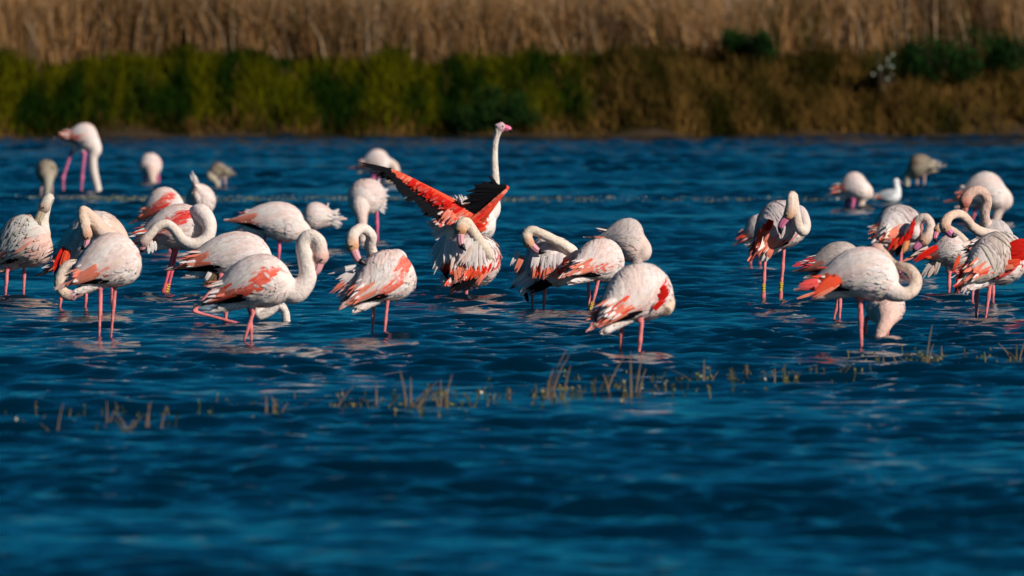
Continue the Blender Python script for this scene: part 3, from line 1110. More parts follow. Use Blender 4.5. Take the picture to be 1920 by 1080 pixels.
# ------------------------------------------------------------------ the flock
SAL_END = (.72, 1, .45, 1.0, SALMON, .8)
EDGE = (.48, .80, .84, 1.0, CORAL, .75)
JUV = dict(white=(.36, .31, .25), white2=(.17, .11, .06), belly=(.36, .30, .23), belly2=(.24, .18, .12),
           breast=(.32, .25, .18), neckcol=(.42, .37, .29), facecol=(.36, .29, .19), tailcol=(.36, .31, .24),
           tipcol=(.40, .34, .27), legcol=(.42, .30, .30), billcol=((.34, .28, .24), BLACK))
FAR = dict(voxel=.0105, nfluff=150)
FLOCK = [
 # ---------------- front row
 dict(foot=(198, 632), chest=(258, 472), tail=(130, 530), r=51, L=150, away=1, sag=.05, droop=14, lift=.12,
      patches=[(.70, 1, .45, 1.0, SALMON, .85), (.46, .74, .80, 1.0, CORAL, .95)], black=3, tail_len=.6,
      skin_patches=[(-.1, .12, -.15, .4, (.76, .42, .36))],
      legs=[[(188, 545, -.04), (186, 632, -.04)], [(216, 540, .04), (208, 632, .04)]],
      label="pale flamingo with its head out of sight before the tan necked preening one"),
 dict(foot=(466, 642), chest=(548, 518), tail=(388, 566), r=50, sag=.15, droop=24, lift=.15, nr=15, hr=17,
      patches=[(.08, .40, .72, 1.0, CORAL, 1), (.36, .95, .78, 1.0, CORAL, .9), (.62, 1, .55, 1, SALMON, .5)], black=12,
      neck=[(550, 548, 0, 23), (576, 522, 0, 18), (573, 486, 0, 15.5), (568, 458, 0, 14), (581, 442, 0, 13), (598, 454, 0, 13.5), (601, 480, 0, 15)],
      bill=(589, 528, 0), throat=(-1, 0), facecol=(.66, .46, .28), lr=3.2,
      legs=[[(474, 588, -.03), (456, 643, -.03)], [(470, 588, .03), (471, 643, .05)]],
      label="white flamingo with an upright S shaped neck and coral wing edge, legs crossed"),
 dict(foot=(710, 632), chest=(770, 502), tail=(655, 566), r=49, L=150, away=1, sag=.12, droop=34, lift=.4, nr=11.5, hr=14,
      patches=[(.05, .22, .55, 1.0, CORAL, 1), (.24, .95, .78, 1.0, CORAL, .7), (.6, 1, .5, 1, SALMON, .5)], black=12,
      neck=[(745, 480, .25, 15), (708, 486, .22, 13), (694, 464, .15, 12), (696, 442, .1, 11.5), (679, 428, .05, 11), (662, 440, 0, 12), (660, 461, -.05, 14)],
      bill=(676, 507, -.12), throat=(1, .2), facecol=(.62, .38, .13),
      plumes=[(668, 500, 622, 510, 9, WHITE, .05), (672, 508, 632, 524, 10, WHITE, .0), (668, 512, 620, 550, 9, SALMON, 0),
              (672, 520, 634, 558, 11, PINKW, -.02), (676, 530, 640, 566, 10, WHITE, -.04), (690, 540, 652, 580, 11, WHITE, -.06),
              (668, 520, 642, 570, 10, BLACK, .06), (682, 545, 664, 584, 12, WHITE, -.06), (690, 500, 640, 536, 10, WHITE, -.02),
              (695, 495, 650, 545, 10, WHITE, -.04)],
      legs=[[(701, 563, .04), (698, 632, .04)], [(727, 560, -.04), (720, 632, -.04)]],
      label="white flamingo curving its neck back over itself, orange face above ruffled white tail plumes"),
 dict(foot=(1182, 662), chest=(1250, 535), tail=(1120, 606), r=55, L=185, away=1, sag=.22, droop=50, lift=.15, nr=15,
      patches=[(.08, .20, .80, 1, RED, .9), (.70, 1, .4, 1.0, CORAL, .8), (.4, .75, .86, 1.0, CORAL, .65)], black=3,
      neck=[(1242, 558, .2, 19), (1250, 570, .1, 17), (1247, 584, .02, 13)], nbase=-.2, neckcol=TAN,
      plumes=[(1236, 560, 1254, 545, 14, RED, -.08), (1238, 548, 1252, 536, 12, RED, -.06), (1226, 580, 1246, 562, 10, RED, -.1)],
      legs=[[(1166, 608, 0.05), (1163, 662, .05)], [(1203, 606, -.05), (1198, 663, -.05)]], lr=3.6,
      label="white flamingo with a red shoulder and tucked tan neck, closest to the dead stems"),
 dict(foot=(1615, 655), chest=(1686, 518), tail=(1516, 540), r=50, sag=.24, droop=20, lift=.1, nr=12,
      patches=[(.55, .78, .74, 1.0, CORAL, .95), (.78, 1, .3, 1.0, CORAL, .7)], black=3, tailcol=CORAL, tail_len=.8, tipcol=CORAL,
      plumes=[(1534, 528, 1498, 534, 13, (.82, .10, .09), -.1), (1536, 536, 1498, 538, 10, (.85, .12, .12), -.1), (1576, 522, 1526, 552, 16, CORAL, -.22), (1572, 530, 1528, 556, 12, SALMON, -.22), (1562, 520, 1532, 546, 12, CORAL, -.21)],
      neck=[(1672, 545, -.05, 21), (1694, 552, -.08, 14), (1712, 544, -.06, 12), (1718, 525, 0, 12), (1708, 507, .06, 11),
            (1693, 500, .12, 10), (1675, 495, .2, 9), (1658, 478, .25, 10), (1643, 466, .25, 13)],
      bill=(1622, 476, .25), neckcol=TAN, nbase=-.2, lr=4.2,
      legs=[[(1613, 566, -.03), (1615, 655, -.03)]],
      label="white flamingo on one leg with its neck coiled in a loop beside the feeding one"),
 # ---------------- middle rows, from the edge of the picture inwards
 dict(foot=(28, 557), chest=(94, 440), tail=(-22, 492), r=50, sag=.1, droop=42, lift=.75, nr=10, hr=13,
      white=(.70, .66, .62), white2=(.56, .50, .44), patches=[(.05, .28, .86, 1.0, SALMON, .4)],
      skin_patches=[(-.1, .4, -.5, .1, (.72, .48, .40))], belly=(.70, .53, .47), belly2=(.72, .42, .33), fluff=.9, black=10,
      neck=[(84, 440, .05, 12), (82, 416, .06, 10), (87, 388, .07, 9.5), (93, 372, .03, 9), (89, 374, -.03, 10), (83, 388, -.06, 12.5)],
      bill=(60, 430, -.1), throat=(.4, 1), neckcol=(.60, .54, .43), facecol=(.44, .36, .20), billcol=((.48, .38, .26), (.2, .15, .1)),
      legs=[[(13, 508, -.04), (10, 557, -.04)], [(46, 492, .04), (44, 556, .04)]],
      label="ruffled grey white flamingo at the picture's edge, preening with a buff grey head"),
 dict(foot=(136, 578), chest=(238, 436), tail=(96, 502), r=57, L=160, away=-1, sag=.1, droop=48, lift=.45, nr=10, hr=11.5,
      patches=[(.55, 1, .75, 1.0, RED, .9)], black=12, white2=(.72, .52, .42), breast=(.74, .47, .38), belly=(.70, .52, .42),  # white2 is browned: the neck's shadow put into the feather colour
      neck=[(206, 447, -.22, 20), (187, 428, -.28, 16), (168, 405, -.32, 12), (156, 395, -.34, 10), (155, 408, -.36, 9.5), (159, 426, -.38, 10.5), (163, 440, -.39, 12)],
      bill=(160, 474, -.38), throat=(-1, .1), neckcol=(.70, .48, .34), facecol=(.60, .36, .14),
      plumes=[(118, 482, 104, 520, 14, BLACK, -.25), (124, 484, 112, 528, 12, BLACK, -.25), (122, 465, 102, 505, 13, RED, -.27), (128, 468, 116, 508, 13, CORAL, -.29)],
      legs=[[(116, 540, -.05), (112, 577, -.05)], [(162, 540, .05), (160, 579, .05)]],
      label="tan necked flamingo preening its breast, neck folded down in a tight hairpin"),
 dict(foot=(176, 592), chest=(140, 502), tail=(205, 512), r=28, sag=.0, droop=20, nr=11, hr=11, nfluff=10, ntips=0, tail_n=0, undertail=False, black=0,
      belly=(.62, .50, .40), white=(.66, .55, .46),
      neck=[(132, 500, -.03, 14), (117, 511, -.05, 11.5), (111, 530, -.06, 11), (118, 548, -.06, 11), (134, 555, -.05, 11)],
      bill=(166, 548, -.04), throat=(0, -1), neckcol=TAN, facecol=(.45, .26, .2), billcol=((.40, .20, .18), BLACK),
      legs=[[(188, 535), (190, 592)], [(210, 535), (211, 592)]],
      label="mostly hidden flamingo, curled tan neck showing behind the pale headless looking one"),
 dict(foot=(309, 552), chest=(394, 424), tail=(250, 456), r=43, sag=.22, droop=16, lift=.2, nr=11, hr=12,
      patches=[(.04, .44, .46, .86, RED, 1), (.80, 1, .45, 1, CORAL, .8), (.55, .72, .85, 1, RED, .9)], black=0, tailcol=CORAL,
      neck=[(376, 400, -.10, 20), (392, 420, -.18, 16), (388, 446, -.22, 13.5), (366, 458, -.24, 13), (343, 451, -.25, 12), (328, 432, -.26, 11), (312, 420, -.27, 10), (294, 426, -.28, 9.5), (281, 440, -.28, 10), (270, 453, -.28, 12)],
      bill=(262, 474, -.28), throat=(1, .3), neckcol=(.74, .62, .52), facecol=(.52, .40, .24),
      plumes=[(284, 450, 286, 474, 8, WHITE, -.24), (290, 452, 292, 470, 7, WHITE, -.24), (280, 455, 279, 476, 7, WHITE, -.24)],
      legs=[[(326, 470, -.02), (305, 552, -.02)], [(331, 470, .02), (313, 552, .02)]], ankles=[(307, 546, 0)],
      rings=[(313.5, 541, -2.5, .0)], ring_len=18, legcol=(.72, .12, .16),
      label="white flamingo, thick neck looped in a ring, scarlet wing patch, yellow leg band"),
 dict(foot=(325, 472), chest=(344, 378), tail=(260, 412), r=33, sag=.2, droop=10, lift=.1,
      patches=[(.0, .95, .58, 1.0, (.74, .05, .03), 1), (.75, 1, .3, 1, SALMON, .7)], black=0,
      legs=[[(316, 425), (318, 472)], [(330, 425), (331, 472)]], voxel=.0085, tail_len=.5,
      label="flamingo with a broad red wing band, behind the one with the ring shaped neck"),
 dict(foot=(380, 458), chest=(382, 392), tail=(366, 348), r=28, L=78, away=1, sag=.0, droop=8, lift=.1, black=0, wide=1.0, ntips=0, tail_n=0,
      plumes=[(368, 350, 359, 322, 9, WHITE, 0), (370, 350, 365, 328, 8, WHITE, .02), (372, 352, 368, 336, 8, WHITE, .0)],
      legs=[[(372, 415), (372, 458)], [(386, 415), (386, 458)]], voxel=.0085,
      label="round white flamingo behind the ringed one, rump up and tail spike raised"),
 dict(foot=(430, 607), chest=(512, 484), tail=(336, 502), r=46, sag=.20, droop=18, lift=.2, nr=10,
      patches=[(.62, .80, .78, 1.0, CORAL, .8), (.80, 1, .4, 1.0, SALMON, .85)], black=8,
      neck=[(503, 535, .06, 16), (484, 578, .06, 11), (487, 592, .03, 9.5), (505, 584, .03, 9.5), (523, 572, .03, 9), (534, 584, .03, 8.5), (537, 606, .03, 8.5), (537, 622, .03, 8)],
      plumes=[(412, 512, 383, 538, 14, (.08, .05, .03), -.05), (408, 510, 392, 534, 12, (.16, .11, .06), -.06), (398, 506, 386, 526, 9, WHITE, -.06), (414, 518, 396, 540, 10, BLACK, -.04)],
      legs=[[(414, 524, -.1), (363, 584, -.16), (453, 608, -.16)], [(424, 560, .05), (423, 608, .05)]], lr=3.6,
      label="white flamingo with one leg bent sharply, dipping its neck behind the crossed leg one"),
 dict(foot=(522, 491), chest=(572, 424), tail=(438, 414), r=36, sag=.12, droop=16, lift=.12, nr=10,
      patches=[(.45, .68, .80, 1.0, CORAL, .75), (.70, 1, .35, 1.0, SALMON, .8)], black=2, tail_len=.5,
      neck=[(569, 436, 0, 16), (566, 462, 0, 11), (566, 490, 0, 10), (566, 510, 0, 9)],
      legs=[[(524, 446, -.03), (522, 491, -.03)], [(497, 440, .03), (494, 491, .03)]], legcol=(.76, .16, .24),
      label="smooth white flamingo standing beyond the S necked one, pointed coral wing tips"),
 dict(foot=(582, 472), chest=(566, 408), tail=(634, 410), r=26, sag=.1, droop=14, lift=.3, black=0, ntips=2, tipcol=WHITE,
      patches=[(.72, .9, .3, .9, SALMON, .7)], tailcol=WHITE,
      plumes=[(618, 405, 636, 392, 7, WHITE, 0), (622, 410, 643, 408, 9, WHITE, 0), (620, 414, 640, 422, 9, WHITE, -.02), (612, 394, 616, 380, 4, WHITE, 0), (622, 416, 634, 428, 8, WHITE, 0)],
      legs=[[(584, 430), (582, 472)], [(572, 430), (572, 472)]], voxel=.0085,
      label="flamingo facing away with a fluffy white tail sticking out past its smooth neighbour"),
 dict(foot=(690, 454), chest=(674, 374), tail=(712, 366), r=33, L=112, away=-1, sag=.05, droop=20, lift=.3, nr=10, black=0, wide=1.05, ntips=0, tailcol=WHITE,
      breast=(.74, .56, .50), white=(.76, .62, .58), neckcol=(.70, .50, .44),
      neck=[(676, 388, -.26, 18), (678, 408, -.30, 11.5), (679, 432, -.30, 9), (680, 456, -.30, 8.5), (680, 475, -.30, 8)],
      plumes=[(708, 352, 711, 334, 5, WHITE, .1), (712, 380, 724, 386, 10, WHITE, 0), (710, 386, 722, 396, 10, WHITE, 0), (714, 374, 726, 376, 8, WHITE, 0)],
      legs=[[(706, 398, .1), (708, 453, .1)], [(671, 402, .1), (669, 453, .1)]], legcol=(.70, .14, .26), voxel=.0085,
      label="pink white flamingo facing the viewer, neck straight down behind the orange faced preener"),
 dict(foot=(864, 561), chest=(902, 482), tail=(852, 520), r=50, L=140, away=1, sag=.1, droop=58, lift=.8, nr=11.5, hr=12.5, wide=1.08,
      patches=[(.05, .25, .70, 1.0, RED, .9), (.35, .95, .74, 1.0, CORAL, .8), (.3, .9, .62, .8, SALMON, .4)], black=8,
      neck=[(906, 492, .02, 14), (913, 476, -.12, 13), (900, 455, -.22, 12), (886, 433, -.28, 11), (875, 418, -.32, 11), (866, 421, -.34, 12), (864, 430, -.36, 12.5)],
      bill=(860, 476, -.40), throat=(1, .1), neckcol=(.70, .55, .38), facecol=(.58, .33, .10),
      ntips=0,
      plumes=[(836, 440, 806, 476, 9, WHITE, -.15), (838, 442, 805, 490, 10, WHITE, -.17), (840, 446, 808, 500, 11, WHITE, -.19), (842, 450, 814, 510, 12, WHITE, -.21), (844, 452, 822, 508, 12, WHITE, -.22),
              (850, 452, 846, 498, 17, WHITE, -.30), (842, 456, 836, 496, 14, WHITE, -.27), (856, 470, 852, 506, 12, PINKW, -.30),
              (872, 448, 862, 484, 17, WHITE, -.33), (880, 446, 872, 498, 17, WHITE, -.32), (888, 452, 884, 504, 17, WHITE, -.31), (896, 460, 896, 508, 15, WHITE, -.27), (902, 470, 906, 506, 13, WHITE, -.23), (884, 460, 862, 498, 13, PINKW, -.33),
              (824, 470, 823, 508, 13, RED, -.17), (832, 482, 832, 514, 13, RED, -.20), (838, 490, 844, 512, 12, CORAL, -.22), (848, 490, 848, 514, 12, CORAL, -.28), (854, 494, 858, 530, 12, SALMON, -.29),
              (876, 490, 858, 532, 13, SALMON, -.29), (884, 496, 870, 526, 13, CORAL, -.28), (892, 500, 882, 522, 13, CORAL, -.27), (900, 500, 894, 520, 12, CORAL, -.24), (908, 498, 902, 516, 11, RED, -.18),
              (917, 490, 912, 512, 12, RED, -.12), (914, 500, 894, 534, 9, SALMON, -.14), (916, 498, 900, 526, 8, CORAL, -.12),
              (836, 502, 852, 522, 18, BLACK, -.20), (886, 518, 850, 544, 16, BLACK, -.24), (890, 522, 862, 546, 14, BLACK, -.24), (830, 514, 834, 540, 10, WHITE, -.16), (838, 516, 842, 542, 9, WHITE, -.17)],
      legs=[[(846, 540, -.04), (846, 558, -.04)], [(875, 538, .04), (873, 562, .04)]],
      label="flamingo seen from behind preening, red and black wing feathers, below the open winged one"),
 dict(foot=(1010, 580), chest=(1068, 480), tail=(976, 528), r=49, L=135, away=-1, sag=.12, droop=62, lift=.6, nr=10, hr=12.5,
      patches=[(.35, .95, .76, 1.0, SALMON, .7), (.3, .8, .84, 1, CORAL, .5)], black=14, white2=(.70, .62, .58),
      neck=[(1072, 474, -.16, 15), (1056, 459, -.22, 11), (1035, 448, -.26, 10.5), (1015, 438, -.28, 10), (998, 432, -.28, 10), (987, 441, -.28, 11), (991, 455, -.30, 12.5)],
      bill=(1019, 485, -.34), throat=(.6, -.8), neckcol=(.68, .56, .40), facecol=(.58, .36, .14), tailcol=WHITE,
      plumes=[(1000, 520, 968, 546, 12, WHITE, -.1), (990, 510, 962, 535, 12, WHITE, -.08), (996, 525, 978, 552, 11, WHITE, -.12), (1040, 520, 992, 545, 14, BLACK, -.16),
              (1034, 528, 996, 548, 12, BLACK, -.16), (984, 545, 990, 566, 8, BLACK, -.1), (980, 480, 966, 512, 10, SALMON, -.1), (1008, 488, 1000, 522, 11, SALMON, -.26), (1018, 492, 1010, 524, 11, CORAL, -.27), (1030, 492, 1022, 524, 11, SALMON, -.28), (1042, 490, 1036, 522, 11, SALMON, -.28), (1054, 488, 1048, 518, 11, CORAL, -.27), (1062, 484, 1058, 512, 11, SALMON, -.25), (1036, 476, 1032, 506, 13, WHITE, -.29), (1050, 474, 1047, 502, 13, WHITE, -.28), (1022, 480, 1016, 510, 12, WHITE, -.29), (1008, 474, 998, 506, 12, WHITE, -.28), (972, 470, 960, 500, 9, WHITE, -.08)],
      legs=[[(998, 532, .04), (998, 578, .04)], [(1022, 538, -.04), (1019, 582, -.04)]],
      label="cream necked flamingo bending its bill onto its own back, black feathers hanging by its legs"),
 dict(foot=(1106, 582), chest=(1163, 482), tail=(1064, 514), r=41, L=130, away=1, sag=.1, droop=36, lift=.2,
      patches=[(.32, .97, .72, 1.0, CORAL, .9), (.3, .5, .60, .85, (.74, .12, .10), .4), (.7, 1, .5, 1, SALMON, .8)], black=10,
      legs=[[(1103, 526, .03), (1105, 580, .03)], [(1122, 524, -.03), (1108, 582, -.03)]], rings=[(1108.5, 573, -3, -.03)], ring_len=15,
      label="pale flamingo with a yellow band at the waterline, between the preener and the front one"),
 dict(foot=(1165, 535), chest=(1208, 458), tail=(1122, 446), r=39, sag=.1, droop=50, lift=.35, nr=10, white=(.70, .58, .54), white2=(.62, .53, .50), black=0, ntips=0, tail_n=4,
      neck=[(1205, 472, -.03, 18), (1195, 488, -.05, 11), (1190, 510, -.05, 9.5), (1190, 532, -.05, 9)], neckcol=(.66, .48, .42), breast=(.70, .52, .46), belly=(.68, .54, .48),
      legs=[[(1150, 485), (1150, 536)], [(1166, 485), (1167, 536)]],
      label="dusky pink flamingo with its neck dropping straight down behind the red shouldered one"),
 dict(foot=(1448, 564), chest=(1496, 402), tail=(1418, 472), r=46, L=128, away=1, sag=.12, droop=58, lift=.6, nr=9.5, hr=11.5,
      patches=[(.30, .95, .76, 1.0, CORAL, .7), (.25, .75, .70, .88, RED, .45), (.7, 1, .5, 1, SALMON, .6)], black=3, white=(.72, .61, .59), white2=(.56, .47, .48),  # lilac white2 paints in the shading on this flank
      neck=[(1498, 400, -.16, 16), (1510, 420, -.24, 11.5), (1507, 434, -.30, 10), (1497, 424, -.34, 10), (1492, 396, -.36, 9), (1488, 369, -.37, 8.5), (1483, 370, -.40, 9), (1482, 388, -.42, 10), (1479, 402, -.42, 12)],
      bill=(1450, 438, -.44), throat=(.6, .8), neckcol=(.70, .54, .42), facecol=(.56, .32, .10), billcol=((.60, .16, .28), BLACK),
      plumes=[(1446, 465, 1432, 490, 13, WHITE, -.15), (1446, 412, 1438, 432, 11, RED, -.27), (1436, 420, 1426, 444, 10, CORAL, -.26), (1428, 430, 1420, 468, 10, CORAL, -.22), (1440, 428, 1432, 456, 10, SALMON, -.25), (1438, 468, 1424, 492, 11, WHITE, -.12), (1448, 462, 1440, 484, 10, SALMON, -.16), (1424, 440, 1416, 474, 11, CORAL, -.14)],
      legs=[[(1434, 488, -.04), (1431, 563, -.04)], [(1470, 462, .04), (1463, 566, .04)]], ankles=[(1431, 553, 0), (1463, 556, 0)],
      rings=[(1464.3, 537, -1, .04), (1431.5, 541, -.3, -.04)], ring_len=17,
      label="flamingo with two leg bands standing apart, head folded down to its red flecked side"),
 dict(foot=(1412, 498), chest=(1450, 420), tail=(1390, 452), r=27, sag=.1, droop=20, lift=.3, patches=[(.6, 1, .5, 1, CORAL, .7)], black=0, tailcol=CORAL,
      legs=[[(1409, 462), (1407, 498)], [(1425, 462), (1425, 498)]], nfluff=80,
      label="flamingo almost wholly hidden behind the double banded one, orange tail tips showing"),
 dict(foot=(1570, 600), chest=(1620, 492), tail=(1506, 506), r=36, sag=.2, droop=22, lift=.3, white=(.60, .50, .46), white2=(.50, .41, .37), belly=(.55, .47, .42), tailcol=(.60, .05, .06),
      patches=[(.82, 1, .0, 1, (.60, .05, .06), .8)], black=3,
      plumes=[(1520, 492, 1486, 499, 7, (.66, .05, .07), -.02), (1524, 488, 1492, 494, 6, (.66, .05, .07), 0), (1530, 548, 1494, 560, 6, SALMON, -.05)],
      legs=[[(1575, 560, -.03), (1574, 601, -.03)], [(1572, 560, .05), (1563, 600, .05)]],
      label="grey brown flamingo with a dark red tail, half covered by the coiled neck one"),
 dict(foot=(1645, 636), chest=(1662, 580), tail=(1652, 562), r=36, L=118, away=-1, sag=.0, droop=20, nr=12, black=0, wide=1.05, ntips=0, breast=(.80, .53, .45), belly=(.78, .56, .49), neckcol=(.78, .44, .35),
      neck=[(1664, 588, -.22, 25), (1660, 604, -.27, 17), (1652, 622, -.30, 12), (1645, 640, -.30, 10.5), (1642, 656, -.30, 10)],
      legs=[[(1624, 598, .1), (1622, 636, .1)], [(1666, 606, .1), (1662, 638, .1)]],
      label="pink breasted flamingo facing the viewer with its neck plunged straight into the water"),
 dict(foot=(1688, 515), chest=(1708, 428), tail=(1646, 446), r=44, L=118, away=1, sag=.1, droop=74, lift=.75, nr=9.5, hr=11.5, wide=1.0,
      patches=[(.10, .7, .84, 1.0, RED, .95), (.05, .25, .5, 1, RED, .7)], black=5, white=(.76, .68, .66), white2=(.58, .46, .43),
      neck=[(1712, 440, -.22, 16), (1716, 424, -.24, 11), (1724, 411, -.26, 9.5), (1737, 409, -.28, 9), (1745, 422, -.3, 9), (1741, 439, -.32, 10), (1733, 451, -.33, 12)],
      bill=(1704, 472, -.36), throat=(.4, .9), neckcol=(.70, .50, .40), facecol=(.58, .36, .14), billcol=((.62, .18, .32), BLACK),
      plumes=[(1690, 460, 1676, 478, 12, BLACK, -.25), (1717, 410, 1709, 430, 9, RED, -.26), (1714, 422, 1704, 444, 10, RED, -.28), (1708, 434, 1694, 454, 10, RED, -.29), (1699, 444, 1684, 462, 10, RED, -.29), (1688, 448, 1674, 466, 10, CORAL, -.28), (1680, 448, 1668, 468, 10, RED, -.27), (1702, 450, 1694, 474, 9, (.8, .35, .15), -.3)],
      legs=[[(1690, 468), (1687, 515)], [(1672, 468), (1670, 515)]],
      label="shaggy flamingo edged in scarlet with its pink neck hooked down beside the small peeking head"),
 dict(foot=(1780, 557), chest=(1815, 472), tail=(1736, 484), r=31, sag=.15, droop=20, lift=.5, nr=9, hr=8.5,
      patches=[(.55, 1, .4, 1, CORAL, .5)], black=0, fluff=1.2, belly=(.55, .47, .42), belly2=(.62, .50, .44), tailcol=CORAL,
      neck=[(1812, 462, .1, 12), (1800, 444, .14, 9), (1782, 430, .16, 8), (1766, 424, .14, 8), (1758, 430, .1, 8.5)],
      bill=(1747, 456, .06), throat=(1, .3), neckcol=TAN, facecol=(.58, .36, .14), billcol=((.70, .22, .30), BLACK),
      plumes=[(1758, 462, 1714, 490, 9, RED, -.08), (1752, 464, 1722, 484, 9, CORAL, -.06), (1730, 474, 1692, 490, 6, SALMON, .04), (1742, 466, 1712, 484, 12, PINKW, .02), (1745, 496, 1728, 520, 10, (.5, .42, .38), -.06),
              (1752, 498, 1740, 520, 8, (.62, .40, .34), -.08), (1760, 492, 1752, 516, 9, (.5, .4, .35), -.06)],
      legs=[[(1780, 515), (1779, 557)], [(1796, 515), (1796, 557)]],
      label="flamingo with a fluffy grey belly and red wing tips, squeezed behind the scarlet breasted one"),
 dict(foot=(1840, 596), chest=(1912, 474), tail=(1806, 524), r=50, L=150, away=1, sag=.12, droop=66, lift=.7, nr=9.5, hr=12.5,
      patches=[(.06, .24, .50, 1.0, RED, 1), (.24, .9, .86, 1.0, RED, .8), (.8, 1, .6, 1, CORAL, .6)], black=3, white=(.77, .68, .63), white2=(.54, .43, .37), skin_patches=[(-.1, .25, -.6, .6, RED)],
      neck=[(1885, 448, .26, 14), (1842, 436, .26, 11), (1822, 424, .2, 10), (1812, 410, .12, 9.5), (1798, 401, .06, 9), (1782, 405, 0, 9), (1773, 417, -.04, 11), (1772, 427, -.06, 12.5)],
      bill=(1790, 450, -.1), throat=(1, -.5), neckcol=(.66, .42, .27), facecol=(.56, .38, .18), billcol=((.66, .16, .34), BLACK),
      plumes=[(1896, 462, 1926, 452, 16, RED, -.1), (1896, 470, 1928, 466, 16, RED, -.12), (1894, 482, 1926, 480, 15, RED, -.12), (1888, 494, 1916, 490, 12, CORAL, -.13), (1880, 502, 1904, 500, 10, SALMON, -.13),
              (1812, 500, 1798, 552, 11, CORAL, -.12), (1808, 495, 1790, 550, 8, RED, -.1), (1820, 520, 1806, 552, 14, PINKW, -.14), (1830, 520, 1812, 545, 12, WHITE, -.14), (1800, 478, 1786, 512, 8, CORAL, -.08)],
      legs=[[(1856, 536, -.04), (1848, 597, -.04)], [(1832, 538, .04), (1831, 596, .04)]], lr=3.2,
      label="large flamingo at the picture's edge with a scarlet breast side and hooked orange neck"),
 dict(foot=(1845, 571), chest=(1896, 440), tail=(1818, 474), r=37, L=95, away=1, sag=.1, droop=55, lift=.3, nr=9.5, hr=13, white=(.66, .58, .56), white2=(.54, .47, .46),
      neck=[(1872, 436, .02, 14), (1850, 420, -.05, 11), (1846, 400, -.10, 10.5), (1851, 378, -.12, 10), (1843, 361, -.14, 10), (1828, 358, -.16, 10), (1816, 366, -.17, 11), (1809, 378, -.18, 13)],
      bill=(1806, 410, -.18), throat=(1, .2), neckcol=(.58, .30, .20), facecol=(.52, .20, .08), black=3, billcol=((.50, .16, .14), BLACK),
      legs=[[(1825, 520, .04), (1823, 570, .04)], [(1862, 520, -.04), (1862, 572, -.04)]],
      label="grey backed flamingo with a rust coloured neck arched high and face hanging down"),
 # ---------------- far rows
 dict(foot=(1824, 420), chest=(1889, 364), tail=(1790, 376), r=35, sag=.3, droop=14, lift=.1, nr=9.5, patches=[(.74, 1, .3, 1, CORAL, .8)], black=0, tail_len=.5,
      neck=[(1884, 376, 0, 16), (1874, 392, 0, 10.5), (1868, 408, 0, 9), (1866, 424, 0, 8)], neckcol=(.66, .46, .38),
      legs=[[(1832, 385), (1821, 420)], [(1846, 388), (1846, 420)]], legcol=(.66, .16, .22), **FAR,
      label="white flamingo feeding head down beyond the rust necked one"),
 dict(foot=(1595, 393), chest=(1630, 352), tail=(1565, 364), r=26, sag=.3, droop=16, lift=.1, nr=7, patches=[(.6, 1, .6, 1, SALMON, .6)], black=0,
      neck=[(1626, 362, 0, 12), (1617, 374, 0, 7.5), (1614, 392, 0, 7), (1614, 408, 0, 6.5)], neckcol=(.66, .48, .36),
      legs=[[(1588, 378, .05), (1586, 393, .05)], [(1600, 378, -.05), (1596, 394, -.05)]], legcol=(.60, .14, .26), **FAR,
      label="pale pink flamingo feeding head down beside the gull"),
 dict(foot=(1718, 351), chest=(1702, 318), tail=(1760, 312), r=22, sag=.2, droop=14, lift=.2, nr=5.5, black=4,
      neck=[(1703, 326, 0, 8), (1701, 338, 0, 6), (1700, 352, 0, 6), (1700, 362, 0, 6)],
      legs=[[(1719, 332), (1719, 351)], [(1733, 332), (1732, 351)]], lr=2.2, **JUV, **FAR,
      label="small grey brown young flamingo feeding behind the gull"),
 dict(foot=(138, 363), chest=(185, 266), tail=(117, 260), r=26, sag=.25, droop=18, lift=.1, nr=8, patches=[(.35, .62, .72, 1, CORAL, .7), (.7, 1, .3, 1, SALMON, .85)], black=4,
      neck=[(178, 280, -.03, 13), (174, 296, -.05, 8.8), (176, 322, -.05, 8), (182, 348, -.05, 7.2), (187, 374, -.05, 6.5)],
      legs=[[(133, 288, .06), (118, 334, .06), (119, 363, .06)], [(158, 292, -.06), (154, 334, -.06), (152, 363, -.06)]], lr=2.8, legcol=(.60, .16, .30), **FAR,
      label="flamingo farthest out against the bank, long legs and neck straight down into the water"),
 dict(foot=(283, 346), chest=(282, 316), tail=(282, 300), r=22, L=72, away=-1, nr=7.5, black=0, ntips=0, wide=1.02, sag=0, patches=[(.1, .6, .5, 1, SALMON, .4)],
      neck=[(284, 320, -.25, 13), (285, 334, -.3, 8.5), (287, 348, -.3, 7.5), (288, 362, -.3, 7)], neckcol=(.60, .42, .32), breast=(.76, .46, .42),
      legs=[[(272, 328, .1), (270, 346, .1)], [(296, 328, .1), (296, 346, .1)]], legcol=(.58, .14, .30), **FAR,
      label="small round pink flamingo facing the viewer far out beside the straight necked one"),
 dict(foot=(410, 352), chest=(391, 324), tail=(435, 326), r=15, sag=.3, droop=12, nr=5, black=4,
      neck=[(394, 331, -.05, 8), (404, 340, -.08, 6), (409, 352, -.08, 5.5), (410, 362, -.08, 5)],
      legs=[[(412, 336), (411, 352)], [(422, 336), (422, 352)]], lr=2.0, **JUV, **FAR,
      label="low grey young flamingo feeding beyond the raised tail spike"),
 dict(foot=(88, 372), chest=(88, 326), tail=(86, 312), r=21, L=84, away=-1, nr=6, black=3, ntips=0, wide=1.0, sag=0,
      neck=[(90, 336, -.25, 11), (89, 350, -.3, 7), (88, 366, -.3, 6.2), (87, 384, -.3, 6)],
      legs=[[(78, 338, .1), (77, 372, .1)], [(97, 338, .1), (97, 372, .1)]], lr=2.0, **JUV, **FAR,
      label="brown mottled young flamingo facing the viewer right above the buff grey head"),
